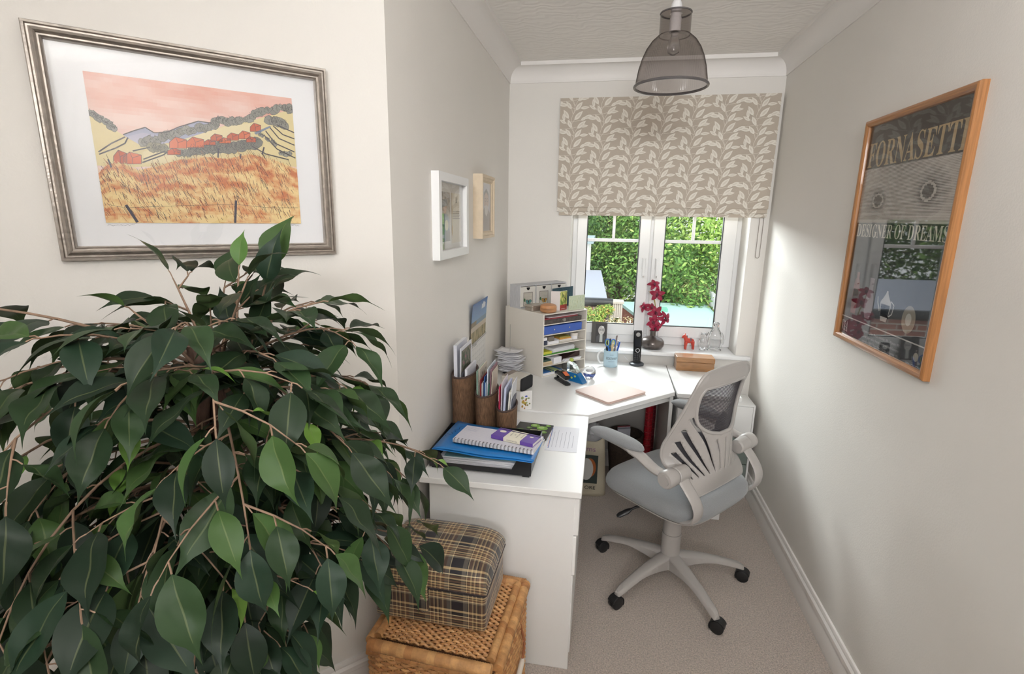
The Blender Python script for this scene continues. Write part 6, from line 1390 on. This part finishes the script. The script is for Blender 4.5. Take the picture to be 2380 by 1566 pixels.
# crown: tiers of arching branches all round the trunk
for (z0, n, L, el, sag, ph, big) in ((1.29, 6, .17, 62, 1.0, 0, .95), (1.28, 9, .25, 42, 1.6, .5, .95), (1.25, 13, .30, 30, 1.9, .2, .98), (1.18, 14, .33, 20, 1.8, .3, 1.0), (1.08, 15, .35, 12, 1.7, .1, 1.0), (1.01, 15, .36, 6, 1.6, .4, 1.05), (.94, 11, .35, 2, 1.8, .2, 1.12), (.87, 7, .33, -4, 1.9, .5, 1.22), (.80, 5, .30, -10, 2.1, 0, 1.28)):
    for k in range(n):
        a = 2*PI*(k+ph+rnd.uniform(-.22, .22))/n; e = R(el+rnd.uniform(-10, 14)); d = Vector((math.cos(a)*math.cos(e), math.sin(a)*math.cos(e), math.sin(e))); l = L*rnd.uniform(.80, 1.12)
        dr = d.x*.76+d.y*.65; l *= 1.0-(.12 if z0 > 1.05 else .36 if z0 > .98 else .78)*dr if dr > 0 else 1.0-(.34 if z0 > 1.1 else .18)*dr
        branch(Vector((.015*math.cos(a), .015*math.sin(a), z0+.06+rnd.uniform(-.03, .03))), d, l, 0, sag, .024*big, big=big)
# the upright leader and a few longer shoots
branch(Vector((.02, .03, 1.30)), Vector((.30, .24, 1)), .20, .9, .1, .028, .0035, False, 1.1, 0, .15, face=(.4, -1, .2))
branch(Vector((.02, .02, 1.30)), Vector((.08, .12, 1)), .20, .6, .2, .028, .0035, False, 1.0, 0, .3, face=(.3, -1, .1))
branch(Vector((0, 0, 1.33)), Vector((-.85, -.35, .55)), .42, .0, .55, .06, .0035, False, 1.15, 0, .0)
branch(Vector((0, 0, 1.17)), Vector((.75, .45, .16)), .36, 0, .8, .030, .0035, True, .95, 0, .05)
branch(Vector((0, 0, 1.00)), Vector((.8, .35, .22)), .34, 0, 1.1, .030, .0035, True, 1.0, 0, .05)
# ================================================================== OUTSIDE THE WINDOW
GZ = -2.55
struct('ground', MB().box(-30, 30, BY+.6, 45, GZ-.1, GZ), mat('paving', rgb(150, 146, 138), .9, var=.2, vscale=2))
bpy.data.objects['ground']['kind'] = 'structure'
MINT = mat('mint_roof_felt', rgb(176, 208, 200), .8, var=.04, vscale=1.2)
rz = -.12; q = [atz(1437, 700, rz), atz(1642, 706, rz), atz(1665, 764, rz), atz(1473, 765, rz)]
q[2] = atz(1700, 772, rz); q[3] = Vector((q[0].x+.55, q[2].y-.1, rz))
t = thing('garage', 'flat mint green garage roof beyond the window', 'garage', (0, 0, 0)); pts = [(p.x, p.y) for p in (q[3], q[2], q[1], q[0])]
obj('roof', MB().prism(pts, rz-.06, rz), MINT, t); obj('roof_edge', MB().prism([(pts[0][0]-.1, pts[0][1]-.06), (pts[1][0]+.1, pts[1][1]-.06), (pts[1][0]+.1, pts[1][1]), (pts[0][0]-.1, pts[0][1])], rz-.10, rz+.012), mat('green_edge', rgb(120, 184, 160), .7), t)
cxx = sum(p[0] for p in pts)/4; cyy = sum(p[1] for p in pts)/4
obj('brick_wall', MB().prism([(cxx+(p[0]-cxx)*.96, cyy+(p[1]-cyy)*.96) for p in pts], GZ, rz-.06), mat('red_brick', rgb(150, 92, 76), .9, var=.25, vscale=12), t)
obj('skylight', MB().box(-.25, .25, -.12, .12, 0, .06, M=T(q[0].x+.65, q[0].y-1.0, rz)), mat('green_edge'), t)
a, b = q[1], q[2]; t = thing('picket_fence', 'white picket fence along the right edge of the garage roof', 'fence', (0, 0, 0)); d = (b-a); L = d.length; d.normalize(); nn = int(L/.16)
for k in range(min(nn, 60)):
    p = a+d*(.16*k); obj('picket', MB().box(-.035, .035, -.012, .012, 0, .30, M=T(p.x+.05, p.y, rz, math.atan2(d.y, d.x))), PVC, t)
for zz in (.08, .22): M_ = T(a.x+.05, a.y, rz+zz, math.atan2(d.y, d.x)); obj('rail', MB().box(0, L, .012, .03, -.02, .02, M=M_), PVC, t)
t = thing('house_extension', 'brick neighbouring house with a pale sloping roof and gutter', 'house', (0, 0, 0))
def P3(x, y, Y): return aty(x, y, Y)
Y0, Y1 = 7.0, 9.2
e0 = P3(1411, 692, Y0); r1 = P3(1397, 628, Y1); xl = -4.0
c = MB(); c.add([(xl, Y0, e0.z), (e0.x, Y0, e0.z), (r1.x, Y1, r1.z), (xl, Y1, r1.z), (xl, Y0, e0.z-.08), (e0.x, Y0, e0.z-.08), (r1.x, Y1, r1.z-.08), (xl, Y1, r1.z-.08)], [(0, 1, 2, 3), (4, 7, 6, 5), (0, 4, 5, 1), (1, 5, 6, 2), (2, 6, 7, 3), (3, 7, 4, 0)]); obj('roof', c, mat('pale_roof', rgb(158, 160, 172), .6), t)
c = MB(); c.tube([(xl, Y0-.05, e0.z-.06), (e0.x+.08, Y0-.05, e0.z-.06)], .06, 12); c.tube([(e0.x-.05, Y0-.05, e0.z-.08), (e0.x-.05, Y0+.02, e0.z-.25), (e0.x-.05, Y0+.05, GZ)], .045, 10); obj('gutter', c, mat('black_plastic'), t)
BRK = bpy.data.materials.new('brick_courses'); BRK.use_nodes = True; n_ = BRK.node_tree; bt = n_.nodes.new('ShaderNodeTexBrick'); tcn = n_.nodes.new('ShaderNodeTexCoord'); mp = n_.nodes.new('ShaderNodeMapping'); mp.inputs['Rotation'].default_value = (R(90), 0, 0); bt.inputs['Color1'].default_value = rgb(164, 100, 80); bt.inputs['Color2'].default_value = rgb(140, 84, 70); bt.inputs['Mortar'].default_value = rgb(190, 180, 168); bt.inputs['Scale'].default_value = 1; bt.inputs['Brick Width'].default_value = .225; bt.inputs['Row Height'].default_value = .075; bt.inputs['Mortar Size'].default_value = .008
n_.links.new(tcn.outputs['Object'], mp.inputs[0]); n_.links.new(mp.outputs[0], bt.inputs[0]); n_.links.new(bt.outputs[0], n_.nodes['Principled BSDF'].inputs['Base Color'])
obj('brick_wall', MB().box(xl, e0.x-.12, Y0+.08, Y1+.5, GZ, e0.z-.12), BRK, t)
w0 = P3(1374, 566, Y1); obj('upper_wall', MB().box(w0.x-.8, w0.x-.03, Y1, Y1+1.2, e0.z-.1, w0.z), mat('cream_render', rgb(232, 228, 220), .8), t); c = MB(); c.box(w0.x-.85, w0.x+.04, Y1-.12, Y1+1.3, w0.z, w0.z+.10); obj('upper_gutter', c, mat('pale_gutter', rgb(150, 166, 170), .5), t)
t = thing('wooden_planter', 'pale wooden slatted planter beside the garage roof', 'planter', aty(1424, 735, 9.5)); c = MB()
for k in range(9): c.box(-.16+.036*k, -.16+.036*k+.03, -.15, .15, 0, .26)
obj('slatted_box', c, mat('pale_timber', rgb(206, 198, 184), .8), t); obj('planter_top', MB().box(-.18, .18, -.17, .17, .26, .29), mat('pale_timber'), t); obj('planter_post', MB().box(-.16, -.12, -.14, .14, GZ-t.location.z, 0), mat('pale_timber'), t); obj('planter_post', MB().box(.12, .16, -.14, .14, GZ-t.location.z, 0), mat('pale_timber'), t)
GL = mat('garden_leaf', None, .6, attr=True, spec=.25)
def shrub(name, x, y, r, h, zc, n, cols, label, size=.13, cat='tree', seed=1, trunk=True, flat=1.0):
    rr = random.Random(seed); t = thing(name, label, cat, (x, y, GZ)); c = MB(); lobes = []
    for k in range(14):
        a = rr.uniform(0, 2*PI); q = math.sqrt(rr.random())*.75; lobes.append((Vector((r*q*math.cos(a), r*q*math.sin(a)*flat, zc+rr.uniform(-.5, .5)*h*.8)), r*rr.uniform(.35, .6)))
    for k in range(int(n*4)):
        L, R_ = lobes[rr.randrange(len(lobes))]; d = Vector((rr.gauss(0, 1), rr.gauss(0, 1), rr.gauss(0, 1))).normalized(); p = L+Vector((d.x, d.y, d.z*.8))*R_*(rr.random()**.25)
        nrm = (d+Vector((rr.uniform(-.8, .8), rr.uniform(-.8, .8), rr.uniform(0, .9)))).normalized(); u = nrm.orthogonal().normalized(); v = nrm.cross(u); a = rr.uniform(0, 2*PI); u, v = u*math.cos(a)+v*math.sin(a), v*math.cos(a)-u*math.sin(a); s = size*.42*rr.uniform(.6, 1.3)
        cc = mixc(cols[0], cols[1], rr.random())
        if rr.random() < .25: cc = mixc(cc, cols[2], rr.random())
        c.add([p-u*s, p-u*s*.3+v*s*.38, p+u*s*.35+v*s*.34, p+u*s, p+u*s*.35-v*s*.34, p-u*s*.3-v*s*.38], [(0, 1, 2, 3), (0, 3, 4, 5)], cc)
    obj('foliage', c, GL, t, flat=True, recalc=False)
    if trunk:
        b = MB(); b.tube([(0, 0, 0), (.05, 0, zc*.5), (0, .03, zc)], [.12, .09, .05], 8)
        for k in range(5): L = lobes[k][0]; b.tube([(0, .03, zc*.6), L*.6+Vector((0, 0, zc*.25)), L], [.05, .03, .015], 6)
        obj('trunk', b, mat('tree_bark', rgb(90, 76, 64), .9), t)
G1 = (rgb(60, 98, 44), rgb(116, 160, 72), rgb(180, 206, 110)); G2 = (rgb(44, 76, 40), rgb(80, 120, 60), rgb(140, 176, 90)); G3 = (rgb(120, 160, 70), rgb(176, 206, 100), rgb(210, 226, 140)); G4 = (rgb(170, 176, 110), rgb(206, 206, 140), rgb(226, 220, 170))
for (nm, x, y, r, h, zc, n, cols, lab, size, sd) in (
    ('shrub', 1.35, 12.2, 1.5, 2.4, 2.5, 2600, G1, 'bushy mid-green shrub behind the garage roof on the right', .12, 1), ('tree', .35, 13.6, 1.7, 3.4, 3.4, 3000, G1, 'mid-green tree in the middle of the garden view', .12, 2),
    ('tree', 2.9, 13.4, 1.8, 3.6, 3.6, 2800, G3, 'bright yellow-green tree at the right of garden view', .13, 3), ('tree', -.2, 14.8, 1.5, 3.6, 4.6, 2600, G3, 'bright leafy tree just left of the window mullion', .12, 4),
    ('tree', -1.1, 12.6, 1.25, 2.6, 3.3, 2600, G2, 'dark dense evergreen tree above the pale roof', .11, 5), ('tree', -1.6, 16.5, 2.2, 4.0, 4.6, 2600, G1, 'tall light green tree at the far left of the garden', .15, 6), ('tree', 1.6, 17.5, 2.6, 5, 4.6, 3000, G2, 'tall dark tree far behind the right pane shrubs', .17, 7), ('tree', 4.6, 15, 2.4, 4, 3.6, 2200, G1, 'tree beyond the right edge of the window', .16, 8),
    ('tree', -4.2, 15, 2.6, 5, 4.0, 2600, G2, 'dark tree beyond the left edge of the window', .17, 9), ('tree', -7.5, 16, 3, 5, 4.0, 2400, G1, 'broad tree behind the neighbouring house', .2, 10), ('tree', .2, 20, 3.5, 6, 5.5, 2600, G3, 'pale tree farthest back in the garden', .2, 11)):
    shrub(nm, x, y, r, h, zc, n, cols, lab, size, nm, sd)
shrub('shrub', 1.9, 12.0, .8, .7, 2.35, 1300, G4, 'pale yellowish shrub over the far edge of garage roof', .07, 'shrub', 21, True, .6); shrub('shrub', 3.0, 10.6, .55, .8, 2.5, 1000, G4, 'pale straggly shrub beside the picket fence', .07, 'shrub', 22)
p = aty(1394, 730, 6.3); shrub('shrub', p.x-.03, 6.3, .2, .26, p.z-GZ, 900, (rgb(96, 132, 52), rgb(150, 170, 80), rgb(206, 156, 90)), 'small yellow and green bush low outside left pane', .038, 'shrub', 23); p = aty(1440, 752, 6.4); shrub('shrub', p.x, 6.4, .3, .2, p.z-GZ-.08, 420, (rgb(190, 180, 130), rgb(226, 214, 180), rgb(206, 160, 110)), 'low pale bush along the bottom of left pane', .05, 'shrub', 24)
